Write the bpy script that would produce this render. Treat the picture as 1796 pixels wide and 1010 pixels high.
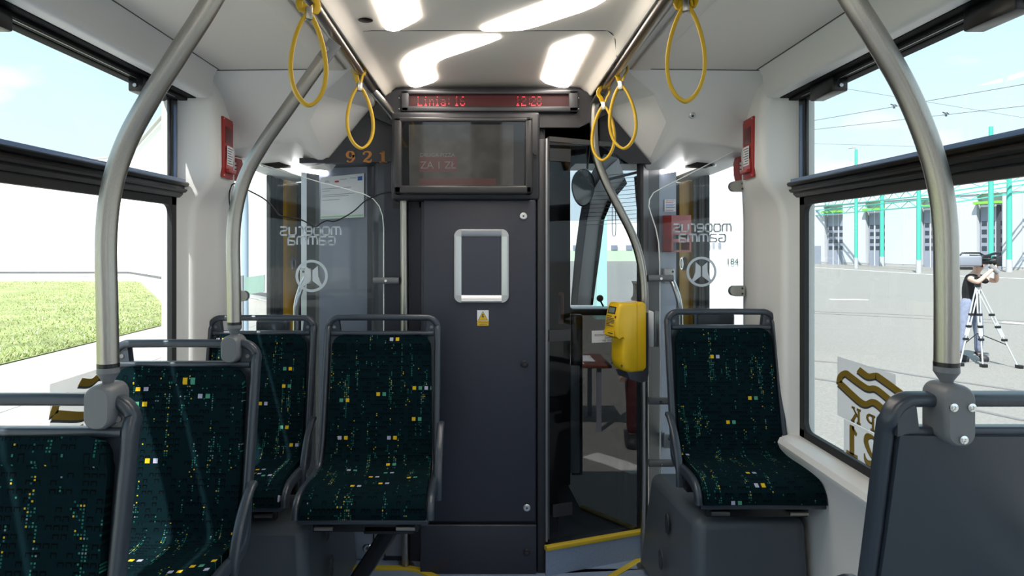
import bpy, bmesh, math, random
from mathutils import Vector, Matrix
random.seed(7)
for o in list(bpy.data.objects): bpy.data.objects.remove(o)
SC = bpy.context.scene
COL = SC.collection
PI = math.pi
F, CX, CY = 1150.0, 856.0, 431.0          # focal length and principal point of the photograph (pixels)
FLOOR, GROUND = -1.33, -2.11              # heights relative to the eye (camera at the origin, looking along +Y)

# ---------------------------------------------------------------- camera
cam = bpy.data.cameras.new('camera'); camo = bpy.data.objects.new('camera', cam); COL.objects.link(camo)
cam.sensor_width = 36.0; cam.lens = F/1796*36
cam.shift_x = (898-CX)/1796; cam.shift_y = (CY-505)/1796
cam.clip_start = 0.02; cam.clip_end = 1000
camo.location = (0, 0, 0); camo.rotation_euler = (PI/2, 0, 0)
SC.camera = camo
# ---------------------------------------------------------------- sky
W = bpy.data.worlds.new('sky'); SC.world = W; W.use_nodes = True
nt = W.node_tree; nt.nodes.clear()
def N(t, typ, **kw):
    n = t.nodes.new(typ)
    for k, v in kw.items():
        if k in n.inputs: n.inputs[k].default_value = v
        else: setattr(n, k, v)
    return n
def L(t, a, b): t.links.new(a, b)
tc = N(nt, 'ShaderNodeTexCoord'); mp = N(nt, 'ShaderNodeMapping'); mp.inputs['Scale'].default_value = (1, 1, 2.6)
L(nt, tc.outputs['Generated'], mp.inputs['Vector'])
nz = N(nt, 'ShaderNodeTexNoise'); nz.inputs['Scale'].default_value = 4.2; nz.inputs['Detail'].default_value = 6; nz.inputs['Roughness'].default_value = .55
L(nt, mp.outputs['Vector'], nz.inputs['Vector'])
cr = N(nt, 'ShaderNodeValToRGB'); cr.color_ramp.elements[0].position = .49; cr.color_ramp.elements[0].color = (0, 0, 0, 1); cr.color_ramp.elements[1].position = .66
L(nt, nz.outputs['Fac'], cr.inputs['Fac'])
sp = N(nt, 'ShaderNodeSeparateXYZ'); L(nt, tc.outputs['Generated'], sp.inputs[0])
gr = N(nt, 'ShaderNodeValToRGB'); L(nt, sp.outputs['Z'], gr.inputs['Fac'])
e = gr.color_ramp.elements; e[0].position = 0; e[0].color = (.66, .79, .85, 1); e[1].position = .5; e[1].color = (.34, .58, .74, 1)
mx = N(nt, 'ShaderNodeMixRGB'); L(nt, cr.outputs['Color'], mx.inputs['Fac']); L(nt, gr.outputs['Color'], mx.inputs[1]); mx.inputs[2].default_value = (.80, .82, .83, 1)
bg = N(nt, 'ShaderNodeBackground'); L(nt, mx.outputs[0], bg.inputs['Color']); bg.inputs['Strength'].default_value = 1.0
wo = N(nt, 'ShaderNodeOutputWorld'); L(nt, bg.outputs[0], wo.inputs['Surface'])
# ---------------------------------------------------------------- sun
sl = bpy.data.lights.new('sun', 'SUN'); sl.energy = 6.0; sl.angle = math.radians(.6); sl.color = (1, .96, .9)
so = bpy.data.objects.new('sun', sl); COL.objects.link(so)
SUNDIR = Vector((.28, .50, -.82)).normalized()
so.rotation_euler = SUNDIR.to_track_quat('-Z', 'Y').to_euler()
# ---------------------------------------------------------------- exposure
SC.view_settings.view_transform = 'Standard'; SC.view_settings.look = 'None'
SC.view_settings.gamma = 1; SC.view_settings.use_curve_mapping = False
SC.view_settings.exposure = 0.75
CEIL_LIGHT = 7.0

# ================================================================ helpers
def P(x, y, Y): return Vector(((x-CX)/F*Y, Y, (CY-y)/F*Y))
def PX(x, y, X):
    Y = X*F/(x-CX); return Vector((X, Y, (CY-y)/F*Y))
MATS = {}
def mat(name, col, rough=.5, metal=0, spec=.5, bump=0, bscale=60, var=0, emit=None, estr=0, coat=0, aniso=None):
    if name in MATS: return MATS[name]
    m = bpy.data.materials.new(name); m.use_nodes = True; t = m.node_tree
    b = t.nodes['Principled BSDF']
    b.inputs['Base Color'].default_value = (*col, 1); b.inputs['Roughness'].default_value = rough
    b.inputs['Metallic'].default_value = metal; b.inputs['Specular IOR Level'].default_value = spec
    if coat: b.inputs['Coat Weight'].default_value = coat; b.inputs['Coat Roughness'].default_value = .15
    c = N(t, 'ShaderNodeTexCoord')
    n = N(t, 'ShaderNodeTexNoise'); n.inputs['Scale'].default_value = bscale; n.inputs['Detail'].default_value = 4
    if aniso:
        mpn = N(t, 'ShaderNodeMapping'); mpn.inputs['Scale'].default_value = aniso
        L(t, c.outputs['Object'], mpn.inputs['Vector']); L(t, mpn.outputs['Vector'], n.inputs['Vector'])
    else: L(t, c.outputs['Object'], n.inputs['Vector'])
    if var:
        r = N(t, 'ShaderNodeValToRGB')
        r.color_ramp.elements[0].position = .3; r.color_ramp.elements[1].position = .7
        r.color_ramp.elements[0].color = (*[max(0, x*(1-var)) for x in col], 1); r.color_ramp.elements[1].color = (*[x*(1+var) for x in col], 1)
        L(t, n.outputs['Fac'], r.inputs['Fac']); L(t, r.outputs['Color'], b.inputs['Base Color'])
    if bump:
        bp = N(t, 'ShaderNodeBump'); bp.inputs['Strength'].default_value = bump; bp.inputs['Distance'].default_value = .004
        L(t, n.outputs['Fac'], bp.inputs['Height']); L(t, bp.outputs['Normal'], b.inputs['Normal'])
    if emit: b.inputs['Emission Color'].default_value = (*emit, 1); b.inputs['Emission Strength'].default_value = estr
    MATS[name] = m; return m
def glassmat(name, tint, refl=1.0, white=0, whitecol=(1, 1, 1)):
    if name in MATS: return MATS[name]
    m = bpy.data.materials.new(name); m.use_nodes = True; t = m.node_tree; t.nodes.clear()
    tr = N(t, 'ShaderNodeBsdfTransparent'); tr.inputs['Color'].default_value = (*tint, 1)
    gl = N(t, 'ShaderNodeBsdfGlossy'); gl.inputs['Roughness'].default_value = .01
    lw = N(t, 'ShaderNodeLayerWeight', Blend=.5)          # Schlick reflectance, the same from both faces of the pane
    pw = N(t, 'ShaderNodeMath', operation='POWER'); L(t, lw.outputs['Facing'], pw.inputs[0]); pw.inputs[1].default_value = 5
    fr = N(t, 'ShaderNodeMath', operation='MULTIPLY_ADD'); L(t, pw.outputs[0], fr.inputs[0]); fr.inputs[1].default_value = .96; fr.inputs[2].default_value = .04
    mu = N(t, 'ShaderNodeMath', operation='MULTIPLY'); L(t, fr.outputs[0], mu.inputs[0]); mu.inputs[1].default_value = refl
    mxs = N(t, 'ShaderNodeMixShader'); L(t, mu.outputs[0], mxs.inputs[0]); L(t, tr.outputs[0], mxs.inputs[1]); L(t, gl.outputs[0], mxs.inputs[2])
    out = N(t, 'ShaderNodeOutputMaterial'); last = mxs
    if white:
        df = N(t, 'ShaderNodeBsdfDiffuse'); df.inputs['Color'].default_value = (*whitecol, 1)
        tl = N(t, 'ShaderNodeBsdfTranslucent'); tl.inputs['Color'].default_value = (*whitecol, 1)
        ad = N(t, 'ShaderNodeMixShader'); ad.inputs[0].default_value = .5
        L(t, df.outputs[0], ad.inputs[1]); L(t, tl.outputs[0], ad.inputs[2])
        m2 = N(t, 'ShaderNodeMixShader'); m2.inputs[0].default_value = white
        L(t, mxs.outputs[0], m2.inputs[1]); L(t, ad.outputs[0], m2.inputs[2]); last = m2
    L(t, last.outputs[0], out.inputs[0]); MATS[name] = m; return m

class MB:
    """collects shapes; build() links them as ONE mesh object"""
    def __init__(s): s.bm = bmesh.new(); s.uv = s.bm.loops.layers.uv.new('UVMap')
    def face(s, pts, mi=0):
        f = s.bm.faces.new([s.bm.verts.new(p) for p in pts]); f.material_index = mi; return f
    def box(s, lo, hi, r=0, seg=2, M=None, mi=0):
        g = bmesh.new(); bmesh.ops.create_cube(g, size=1)
        c = [(a+b)/2 for a, b in zip(lo, hi)]; d = [abs(b-a) for a, b in zip(lo, hi)]
        for v in g.verts: v.co = Vector((v.co.x*d[0]+c[0], v.co.y*d[1]+c[1], v.co.z*d[2]+c[2]))
        if r: bmesh.ops.bevel(g, geom=list(g.edges), offset=min(r, min(d)*.49), segments=seg, affect='EDGES', profile=.5)
        s.add(g, M, mi); return s
    def add(s, g, M=None, mi=0):
        mp = {}
        for v in g.verts: mp[v] = s.bm.verts.new(M @ v.co if M else v.co)
        for f in g.faces:
            try:
                nf = s.bm.faces.new([mp[v] for v in f.verts]); nf.material_index = mi
            except ValueError: pass
        g.free()
    def prism(s, pts, fn, w0, w1, mi=0, bev=0):
        """polygon in (u, v) extruded from w0 to w1; fn maps (u, v, w) to space"""
        a = [s.bm.verts.new(fn(u, v, w0)) for u, v in pts]; b = [s.bm.verts.new(fn(u, v, w1)) for u, v in pts]
        n = len(pts); fs = [s.bm.faces.new(a[::-1]), s.bm.faces.new(b)]
        for i in range(n): fs.append(s.bm.faces.new([a[i], a[(i+1) % n], b[(i+1) % n], b[i]]))
        for f in fs: f.material_index = mi
        return s
    def sweep(s, path, prof, closed=False, cap=True, up=None, mi=0, scale=None):
        """cross-section (list of (a, b)) carried along a path"""
        path = [Vector(p) for p in path]; n = len(path); tang = []
        for i in range(n):
            a = path[(i-1) % n] if (closed or i > 0) else path[i]; b = path[(i+1) % n] if (closed or i < n-1) else path[i]
            tang.append((b-a).normalized())
        nrm = None; rings = []
        if up is None:
            up = Vector((0, 0, 1)) if abs(tang[0].z) < .9 else Vector((1, 0, 0))
        up = Vector(up)
        for i in range(n):
            t = tang[i]
            if nrm is None: nrm = (up - t*up.dot(t)).normalized()
            else: nrm = (nrm - t*nrm.dot(t)).normalized()
            bn = t.cross(nrm); k = scale[i] if scale else 1
            rings.append([s.bm.verts.new(path[i] + nrm*a*k + bn*b*k) for a, b in prof])
        m = len(prof); last = n if closed else n-1
        for i in range(last):
            r0, r1 = rings[i], rings[(i+1) % n]
            for j in range(m):
                f = s.bm.faces.new([r0[j], r0[(j+1) % m], r1[(j+1) % m], r1[j]]); f.material_index = mi
        if cap and not closed:
            s.bm.faces.new(rings[0][::-1]).material_index = mi; s.bm.faces.new(rings[-1]).material_index = mi
        return s
    def tube(s, path, r, seg=12, closed=False, cap=True, mi=0, scale=None, up=None):
        return s.sweep(path, circ(r, r, seg), closed, cap, up, mi, scale)
    def lathe(s, prof, M=None, seg=24, mi=0):
        """prof: (radius, height) pairs round local Z"""
        M = M or Matrix.Identity(4); rings = []
        for r, z in prof:
            rings.append([s.bm.verts.new(M @ Vector((max(r, 1e-5)*math.cos(2*PI*k/seg), max(r, 1e-5)*math.sin(2*PI*k/seg), z))) for k in range(seg)])
        for a, b in zip(rings, rings[1:]):
            for k in range(seg): s.bm.faces.new([a[k], a[(k+1) % seg], b[(k+1) % seg], b[k]]).material_index = mi
        s.bm.faces.new(rings[0][::-1]).material_index = mi; s.bm.faces.new(rings[-1]).material_index = mi
        return s
    def slab(s, grid, off, uvs=None, mi=0):
        """closed sheet: grid[i][j] of points, second side displaced by off[i][j]"""
        R, C = len(grid), len(grid[0])
        A = [[s.bm.verts.new(p) for p in row] for row in grid]
        B = [[s.bm.verts.new(Vector(grid[i][j])+Vector(off[i][j])) for j in range(C)] for i in range(R)]
        def q(vs, ids):
            f = s.bm.faces.new(vs); f.material_index = mi
            if uvs:
                for l, (i, j) in zip(f.loops, ids): l[s.uv].uv = uvs[i][j]
        for i in range(R-1):
            for j in range(C-1):
                ids = [(i, j), (i, j+1), (i+1, j+1), (i+1, j)]
                q([A[a][b] for a, b in ids], ids); q([B[a][b] for a, b in ids][::-1], ids[::-1])
        for i in range(R-1):
            for j in (0, C-1):
                q([A[i][j], A[i+1][j], B[i+1][j], B[i][j]], [(i, j), (i+1, j), (i+1, j), (i, j)])
        for j in range(C-1):
            for i in (0, R-1):
                q([A[i][j], A[i][j+1], B[i][j+1], B[i][j]], [(i, j), (i, j+1), (i, j+1), (i, j)])
        return s
    def build(s, name, m, parent=None, smooth=30, **tags):
        bmesh.ops.recalc_face_normals(s.bm, faces=s.bm.faces)
        me = bpy.data.meshes.new(name); s.bm.to_mesh(me); s.bm.free()
        for k in (m if isinstance(m, (list, tuple)) else [m]): me.materials.append(k)
        if smooth:
            me.polygons.foreach_set('use_smooth', [True]*len(me.polygons)); me.set_sharp_from_angle(angle=math.radians(smooth))
        o = bpy.data.objects.new(name, me); COL.objects.link(o)
        if parent: o.parent = parent; o.matrix_parent_inverse = Matrix.Translation(parent.location).inverted() if parent.type == 'EMPTY' and parent.rotation_euler.z == 0 else Matrix.Identity(4)
        for k, v in tags.items(): o[k] = v
        return o
def circ(rx, ry=None, seg=12):
    ry = ry or rx; return [(rx*math.cos(2*PI*k/seg), ry*math.sin(2*PI*k/seg)) for k in range(seg)]
def rrect(w, h, r, seg=3):
    out = []
    for cx, cy, a0 in ((w/2-r, h/2-r, 0), (-w/2+r, h/2-r, PI/2), (-w/2+r, -h/2+r, PI), (w/2-r, -h/2+r, 1.5*PI)):
        for k in range(seg+1): a = a0+PI/2*k/seg; out.append((cx+r*math.cos(a), cy+r*math.sin(a)))
    return out
def smoothpath(pts, n=8):
    """Catmull-Rom through the points"""
    p = [Vector(x) for x in pts]; p = [2*p[0]-p[1]]+p+[2*p[-1]-p[-2]]; out = []
    for i in range(1, len(p)-2):
        for k in range(n):
            t = k/n; a, b, c, d = p[i-1], p[i], p[i+1], p[i+2]
            out.append(.5*((2*b)+(c-a)*t+(2*a-5*b+4*c-d)*t*t+(3*b-a-3*c+d)*t**3))
    out.append(p[-2]); return out
def stroke(pts, w, n=5):
    """a pen line of given width(s) as a closed polygon outline in 2D"""
    q = [Vector((x, y, 0)) for x, y in pts]; ws = w if isinstance(w, (list, tuple)) else [w]*len(q)
    if n > 1:
        ww = []
        for i in range(len(q)-1):
            for k in range(n): ww.append(ws[i]+(ws[i+1]-ws[i])*k/n)
        ww.append(ws[-1]); q = smoothpath(q, n); ws = ww
    l, r = [], []
    for i in range(len(q)):
        a, b = q[max(i-1, 0)], q[min(i+1, len(q)-1)]; t = (b-a).normalized(); nn = Vector((-t.y, t.x, 0))*ws[i]/2
        l.append((q[i]+nn)[:2]); r.append((q[i]-nn)[:2])
    return l, r
def strip(mb, pts, w, fn, w0, w1, n=5, mi=0):
    l, r = stroke(pts, w, n)
    for i in range(len(l)-1): mb.prism([l[i], l[i+1], r[i+1], r[i]], fn, w0, w1, mi)
def textpolys(body, size, align='CENTER'):
    cu = bpy.data.curves.new('t', 'FONT'); cu.body = body; cu.size = size; cu.align_x = align; cu.align_y = 'CENTER'; cu.resolution_u = 3
    ob = bpy.data.objects.new('t', cu); COL.objects.link(ob)
    dg = bpy.context.evaluated_depsgraph_get(); me = bpy.data.meshes.new_from_object(ob.evaluated_get(dg))
    polys = [[tuple(me.vertices[i].co[:2]) for i in p.vertices] for p in me.polygons]
    bpy.data.objects.remove(ob); bpy.data.curves.remove(cu); bpy.data.meshes.remove(me); return polys
def text(mb, body, size, fn, w, align='CENTER', mi=0):
    for p in textpolys(body, size, align): mb.face([fn(u, v, w) for u, v in p], mi)
def tag(o, label, cat, group=None):
    o['label'] = label; o['category'] = cat
    if group: o['group'] = group
    return o
def thing(name, label, cat, loc, group=None, rz=0):
    o = bpy.data.objects.new(name, None); COL.objects.link(o); o.location = loc; o.rotation_euler.z = rz; o.empty_display_size = .1
    return tag(o, label, cat, group)
def S(o): o['kind'] = 'structure'; return o
def plane(o, u, v, n):
    o, u, v, n = Vector(o), Vector(u), Vector(v), Vector(n)
    return lambda a, b, c=0: o+u*a+v*b+n*c
def mirror_pts(pts, s): return [Vector((p[0]*s, p[1], p[2])) for p in pts]
def rod(a, b, r, seg=12):
    return [Vector(a), Vector(b)]

# ================================================================ materials
WHITE = mat('white_moulded_plastic', (.84, .83, .81), .38, bump=.03, bscale=300)
CEILM = mat('ceiling_panel', (.86, .81, .74), .42, bump=.02, bscale=300)
SEAM = mat('seam', (.08, .08, .08), .7)
BLACK = mat('black_frame', (.008, .008, .009), .28, bump=.02, bscale=200)
MATTE = mat('matte_black', (.006, .006, .007), .7, spec=.12, bump=.02, bscale=200)
RUBBER = mat('black_rubber', (.01, .011, .013), .6, bump=.05, bscale=200)
BLUEREFL = mat('frame_sky_reflection', (.13, .21, .38), .25)  # blue imitates the sky reflected in the window frame
STEEL = mat('brushed_steel', (.42, .395, .36), .30, 1.0, var=.14, bscale=40, aniso=(60, 60, 1.2))
ALU = mat('aluminium', (.72, .73, .74), .35, .9, var=.04, bscale=80)
NAVY = mat('navy_cab_panel', (.028, .031, .048), .42, bump=.04, bscale=900, var=.05)
NAVY2 = mat('dark_navy_panel', (.022, .023, .030), .42, bump=.04, bscale=900)
GREYP = mat('slate_blue_panel', (.25, .275, .345), .35, bump=.03, bscale=600)
SEATP = mat('slate_seat_plastic', (.035, .046, .063), .30, bump=.03, bscale=700, spec=.6)
BOXP = mat('slate_box_plastic', (.075, .092, .112), .38, bump=.04, bscale=700)
CLAMP = mat('grey_clamp_plastic', (.15, .16, .175), .42, bump=.03, bscale=600)
FLOORM = mat('blue_grey_floor', (.24, .31, .44), .55, var=.25, bscale=500, bump=.05)
FLOORD = mat('dark_cab_floor', (.02, .024, .032), .6, var=.2, bscale=300)
YELLOW = mat('yellow_plastic', (.75, .47, .012), .32, bump=.02, bscale=300)
YSTRAP = mat('yellow_strap', (.60, .37, .010), .40, bump=.05, bscale=400)
YPOST = mat('yellow_paint', (.80, .40, .008), .6, spec=.12)
YLINE = mat('yellow_nosing', (.62, .45, .03), .6, bump=.1, bscale=300)
RED = mat('red_plastic', (.38, .025, .02), .42, bump=.02, bscale=300)
DRED = mat('dark_red', (.12, .008, .008), .4)
PAPER = mat('white_paper', (.82, .83, .85), .7)
INK = mat('dark_ink', (.05, .055, .07), .7)
INKR = mat('red_ink', (.55, .05, .05), .7)
INKB = mat('blue_ink', (.05, .15, .55), .7)
INKG = mat('pale_green_ink', (.45, .75, .45), .7)
GOLD = mat('gold_vinyl', (.33, .22, .035), .35, .3)
GOLDO = mat('amber_vinyl', (.36, .14, .02), .45)
GLASS = glassmat('window_glass', (.97, .985, .985), .8)
DGLASS = glassmat('cab_door_glass', (.80, .82, .84), .5)
TGLASS = glassmat('reflection_tint_glass', (.34, .33, .32), .5)  # tint imitates the dimness of a reflection in the cab glass
PGLASS = glassmat('screen_glass', (.93, .95, .96), .6, white=.008)
FROST = glassmat('pale_sticker_film', (.95, .95, .95), .3, white=.62, whitecol=(.80, .78, .78))
ETCH = glassmat('white_lettering', (1, 1, 1), 0, white=.9, whitecol=(.95, .97, 1))
GEDGE = mat('polished_glass_edge', (.85, .9, .9), .15, emit=None)
LIGHT = mat('lamp_diffuser', (.9, .9, .9), .5, emit=(1, .90, .79), estr=CEIL_LIGHT)
CHROME = mat('chrome', (.8, .8, .8), .12, 1.0)
SCREEN = mat('monitor_glass', (.006, .006, .007), .04, spec=.7)

def fabric():
    m = bpy.data.materials.new('teal_seat_fabric'); m.use_nodes = True; t = m.node_tree; b = t.nodes['Principled BSDF']
    b.inputs['Roughness'].default_value = .85; b.inputs['Specular IOR Level'].default_value = .06
    b.inputs['Sheen Weight'].default_value = .02; b.inputs['Sheen Tint'].default_value = (.1, .4, .4, 1)
    uv = N(t, 'ShaderNodeUVMap'); oi = N(t, 'ShaderNodeObjectInfo')
    def vm(op, a, bb=None, scale=None):
        n = N(t, 'ShaderNodeVectorMath', operation=op)
        if isinstance(a, (tuple, list)): n.inputs[0].default_value = a
        else: L(t, a, n.inputs[0])
        if bb is not None:
            if isinstance(bb, (tuple, list)): n.inputs[1].default_value = bb
            else: L(t, bb, n.inputs[1])
        return n.outputs[0]
    def ma(op, a, bb=0.0, c=None):
        n = N(t, 'ShaderNodeMath', operation=op)
        for i, x in enumerate((a, bb) if c is None else (a, bb, c)):
            if isinstance(x, (int, float)): n.inputs[i].default_value = x
            else: L(t, x, n.inputs[i])
        return n.outputs[0]
    rnd = ma('FLOOR', ma('MULTIPLY', oi.outputs['Random'], 60.0)); cx = N(t, 'ShaderNodeCombineXYZ'); L(t, ma('MULTIPLY', rnd, .31), cx.inputs[0]); L(t, ma('MULTIPLY', rnd, .17), cx.inputs[1])
    V = vm('ADD', uv.outputs[0], cx.outputs[0])
    def cells(size, half, jit=0):
        v = vm('SCALE', V); v.node.inputs['Scale'].default_value = 1/size
        f = vm('FLOOR', v); fr = vm('FRACTION', v)
        wn = N(t, 'ShaderNodeTexWhiteNoise', noise_dimensions='2D'); L(t, f, wn.inputs['Vector'])
        s = N(t, 'ShaderNodeSeparateXYZ'); L(t, fr, s.inputs[0])
        dx = ma('ABSOLUTE', ma('SUBTRACT', s.outputs[0], .5)); dy = ma('ABSOLUTE', ma('SUBTRACT', s.outputs[1], .5))
        sq = ma('LESS_THAN', ma('MAXIMUM', dx, dy), half)
        return f, wn, sq, s
    # tiny squares gathered in trailing vertical streaks
    f, wn, sq, s0 = cells(.0062, .28)
    sc = vm('MULTIPLY', f, (.34, .034, 1))
    nz = N(t, 'ShaderNodeTexNoise'); nz.inputs['Scale'].default_value = 1.0; nz.inputs['Detail'].default_value = 1; L(t, sc, nz.inputs['Vector'])
    dens = N(t, 'ShaderNodeMapRange'); L(t, nz.outputs['Fac'], dens.inputs[0]); dens.inputs[1].default_value = .55; dens.inputs[2].default_value = .74; dens.inputs[3].default_value = 0; dens.inputs[4].default_value = .9
    dot = ma('MULTIPLY', ma('LESS_THAN', wn.outputs['Value'], dens.outputs[0]), sq)
    wsep = N(t, 'ShaderNodeSeparateXYZ'); L(t, wn.outputs['Color'], wsep.inputs[0])
    rp = N(t, 'ShaderNodeValToRGB'); rp.color_ramp.interpolation = 'CONSTANT'; L(t, wsep.outputs[1], rp.inputs['Fac'])
    rp.color_ramp.elements[0].color = (.016, .11, .088, 1); rp.color_ramp.elements[1].position = .55; rp.color_ramp.elements[1].color = (.04, .19, .14, 1)
    k = rp.color_ramp.elements.new(.75); k.color = (.18, .24, .26, 1); k = rp.color_ramp.elements.new(.87); k.color = (.55, .38, .03, 1)
    # pairs of larger squares
    f2, wn2, sq2, s2 = cells(.022, .29)
    d2 = vm('MULTIPLY', f2, (.5, 1, 1)); fl = vm('FLOOR', d2)
    wn3 = N(t, 'ShaderNodeTexWhiteNoise', noise_dimensions='2D'); L(t, fl, wn3.inputs['Vector'])
    big = ma('MULTIPLY', ma('LESS_THAN', wn3.outputs['Value'], .042), sq2)
    rp2 = N(t, 'ShaderNodeValToRGB'); rp2.color_ramp.interpolation = 'CONSTANT'; dfr = N(t, 'ShaderNodeSeparateXYZ'); L(t, vm('FRACTION', d2), dfr.inputs[0]); L(t, ma('FRACT', ma('ADD', ma('MULTIPLY', wn3.outputs['Value'], 97.0), dfr.outputs[0])), rp2.inputs['Fac'])
    rp2.color_ramp.elements[0].color = (.72, .46, .02, 1); rp2.color_ramp.elements[1].position = .45; rp2.color_ramp.elements[1].color = (.42, .42, .56, 1)
    k = rp2.color_ramp.elements.new(.75); k.color = (.08, .30, .20, 1)
    # dark little hooks woven into the ground
    f4, wn4, sq4, s4 = cells(.0155, .5)
    hx = ma('ABSOLUTE', ma('SUBTRACT', s4.outputs[0], .5)); up = ma('GREATER_THAN', s4.outputs[1], .62)
    leg = ma('GREATER_THAN', hx, .26); inside = ma('LESS_THAN', hx, .40)
    tall = ma('MULTIPLY', ma('LESS_THAN', s4.outputs[1], .82), ma('GREATER_THAN', s4.outputs[1], .22))
    hook = ma('MULTIPLY', ma('MULTIPLY', ma('MAXIMUM', leg, up), inside), tall)
    hook = ma('MULTIPLY', hook, ma('LESS_THAN', wn4.outputs['Value'], .55))
    def mix(fac, a, c):
        n = N(t, 'ShaderNodeMixRGB'); L(t, fac, n.inputs[0])
        if isinstance(a, tuple): n.inputs[1].default_value = a
        else: L(t, a, n.inputs[1])
        if isinstance(c, tuple): n.inputs[2].default_value = c
        else: L(t, c, n.inputs[2])
        return n.outputs[0]
    c0 = mix(hook, (.0012, .0098, .0135, 1), (.0004, .0013, .0022, 1))
    c1 = mix(dot, c0, rp.outputs['Color']); c2 = mix(big, c1, rp2.outputs['Color'])
    L(t, c2, b.inputs['Base Color'])
    wv = N(t, 'ShaderNodeTexNoise'); wv.inputs['Scale'].default_value = 900; L(t, V, wv.inputs['Vector'])
    bp = N(t, 'ShaderNodeBump'); bp.inputs['Strength'].default_value = .35; bp.inputs['Distance'].default_value = .002
    L(t, wv.outputs['Fac'], bp.inputs['Height']); L(t, bp.outputs['Normal'], b.inputs['Normal'])
    return m
FABRIC = fabric()

# ================================================================ the tram body (setting)
Y0, YW = -3.4, 2.42          # rear end of the modelled body, front end of the side windows
# floor
fl = MB(); fl.box((-1.2, Y0, FLOOR-.05), (1.2, 2.70, FLOOR)); fl.box((-1.2, 2.70, FLOOR-.05), (-.30, 3.9, FLOOR)); fl.prism([(.70, 2.70), (1.2, 2.70), (1.2, 3.9), (.96, 3.9), (.875, 3.06), (.70, 2.86)], lambda u, v, w: Vector((u, v, w)), FLOOR-.05, FLOOR)
fl.box((-.30, 2.70, FLOOR-.05), (.25, 2.9, FLOOR)); fl.prism([(.25, 2.70), (.70, 2.70), (.70, 2.815), (.25, 2.66)], lambda u, v, w: Vector((u, v, w)), FLOOR-.05, FLOOR)
S(fl.build('floor', FLOORM))
# raised cab floor behind the yellow sill
cf = MB(); cf.prism([(.235, 2.645), (.655, 2.80), (.625, 2.84), (.43, 3.06), (.40, 3.5), (-.9, 3.9), (-.5, 2.96), (.2, 2.9)], lambda u, v, w: Vector((u, v, w)), -1.32, -1.225)
S(cf.build('floor_cab', [FLOORD]))
rs = MB(); rs.prism([(.232, 2.638), (.66, 2.795), (.66, 2.805), (.232, 2.648)], lambda u, v, w: Vector((u, v, w)), FLOOR, -1.226)
S(rs.build('trim_1', FLOORM))
tag(MB().sweep([(.232, 2.645, -1.220), (.66, 2.802, -1.220)], rrect(.018, .026, .004)).build('step_nosing', YLINE), 'yellow nosing along the raised sill of the driver cab doorway', 'step edge')
tag(MB().sweep([P(592, 997, 2.70), P(713, 997, 2.70), P(735, 1000, 2.68), P(800, 1030, 2.56)], rrect(.016, .030, .004)).build('step_nosing', YLINE), 'yellow nosing on the floor at the foot of the left grab pole', 'step edge')
tag(MB().sweep([P(1040, 1032, 2.545), P(1124, 982, 2.79)], rrect(.016, .030, .004)).build('step_nosing', YLINE), 'short yellow floor strip running up to the right seat box', 'step edge')
tag(MB().sweep([Vector((.436, 3.06, -1.218)), Vector((.634, 2.825, -1.218))], rrect(.012, .022, .003)).build('step_nosing', mat('olive_strip', (.10, .085, .02), .6)), 'dull olive strip slanting across the dark cab floor', 'step edge')

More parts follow.
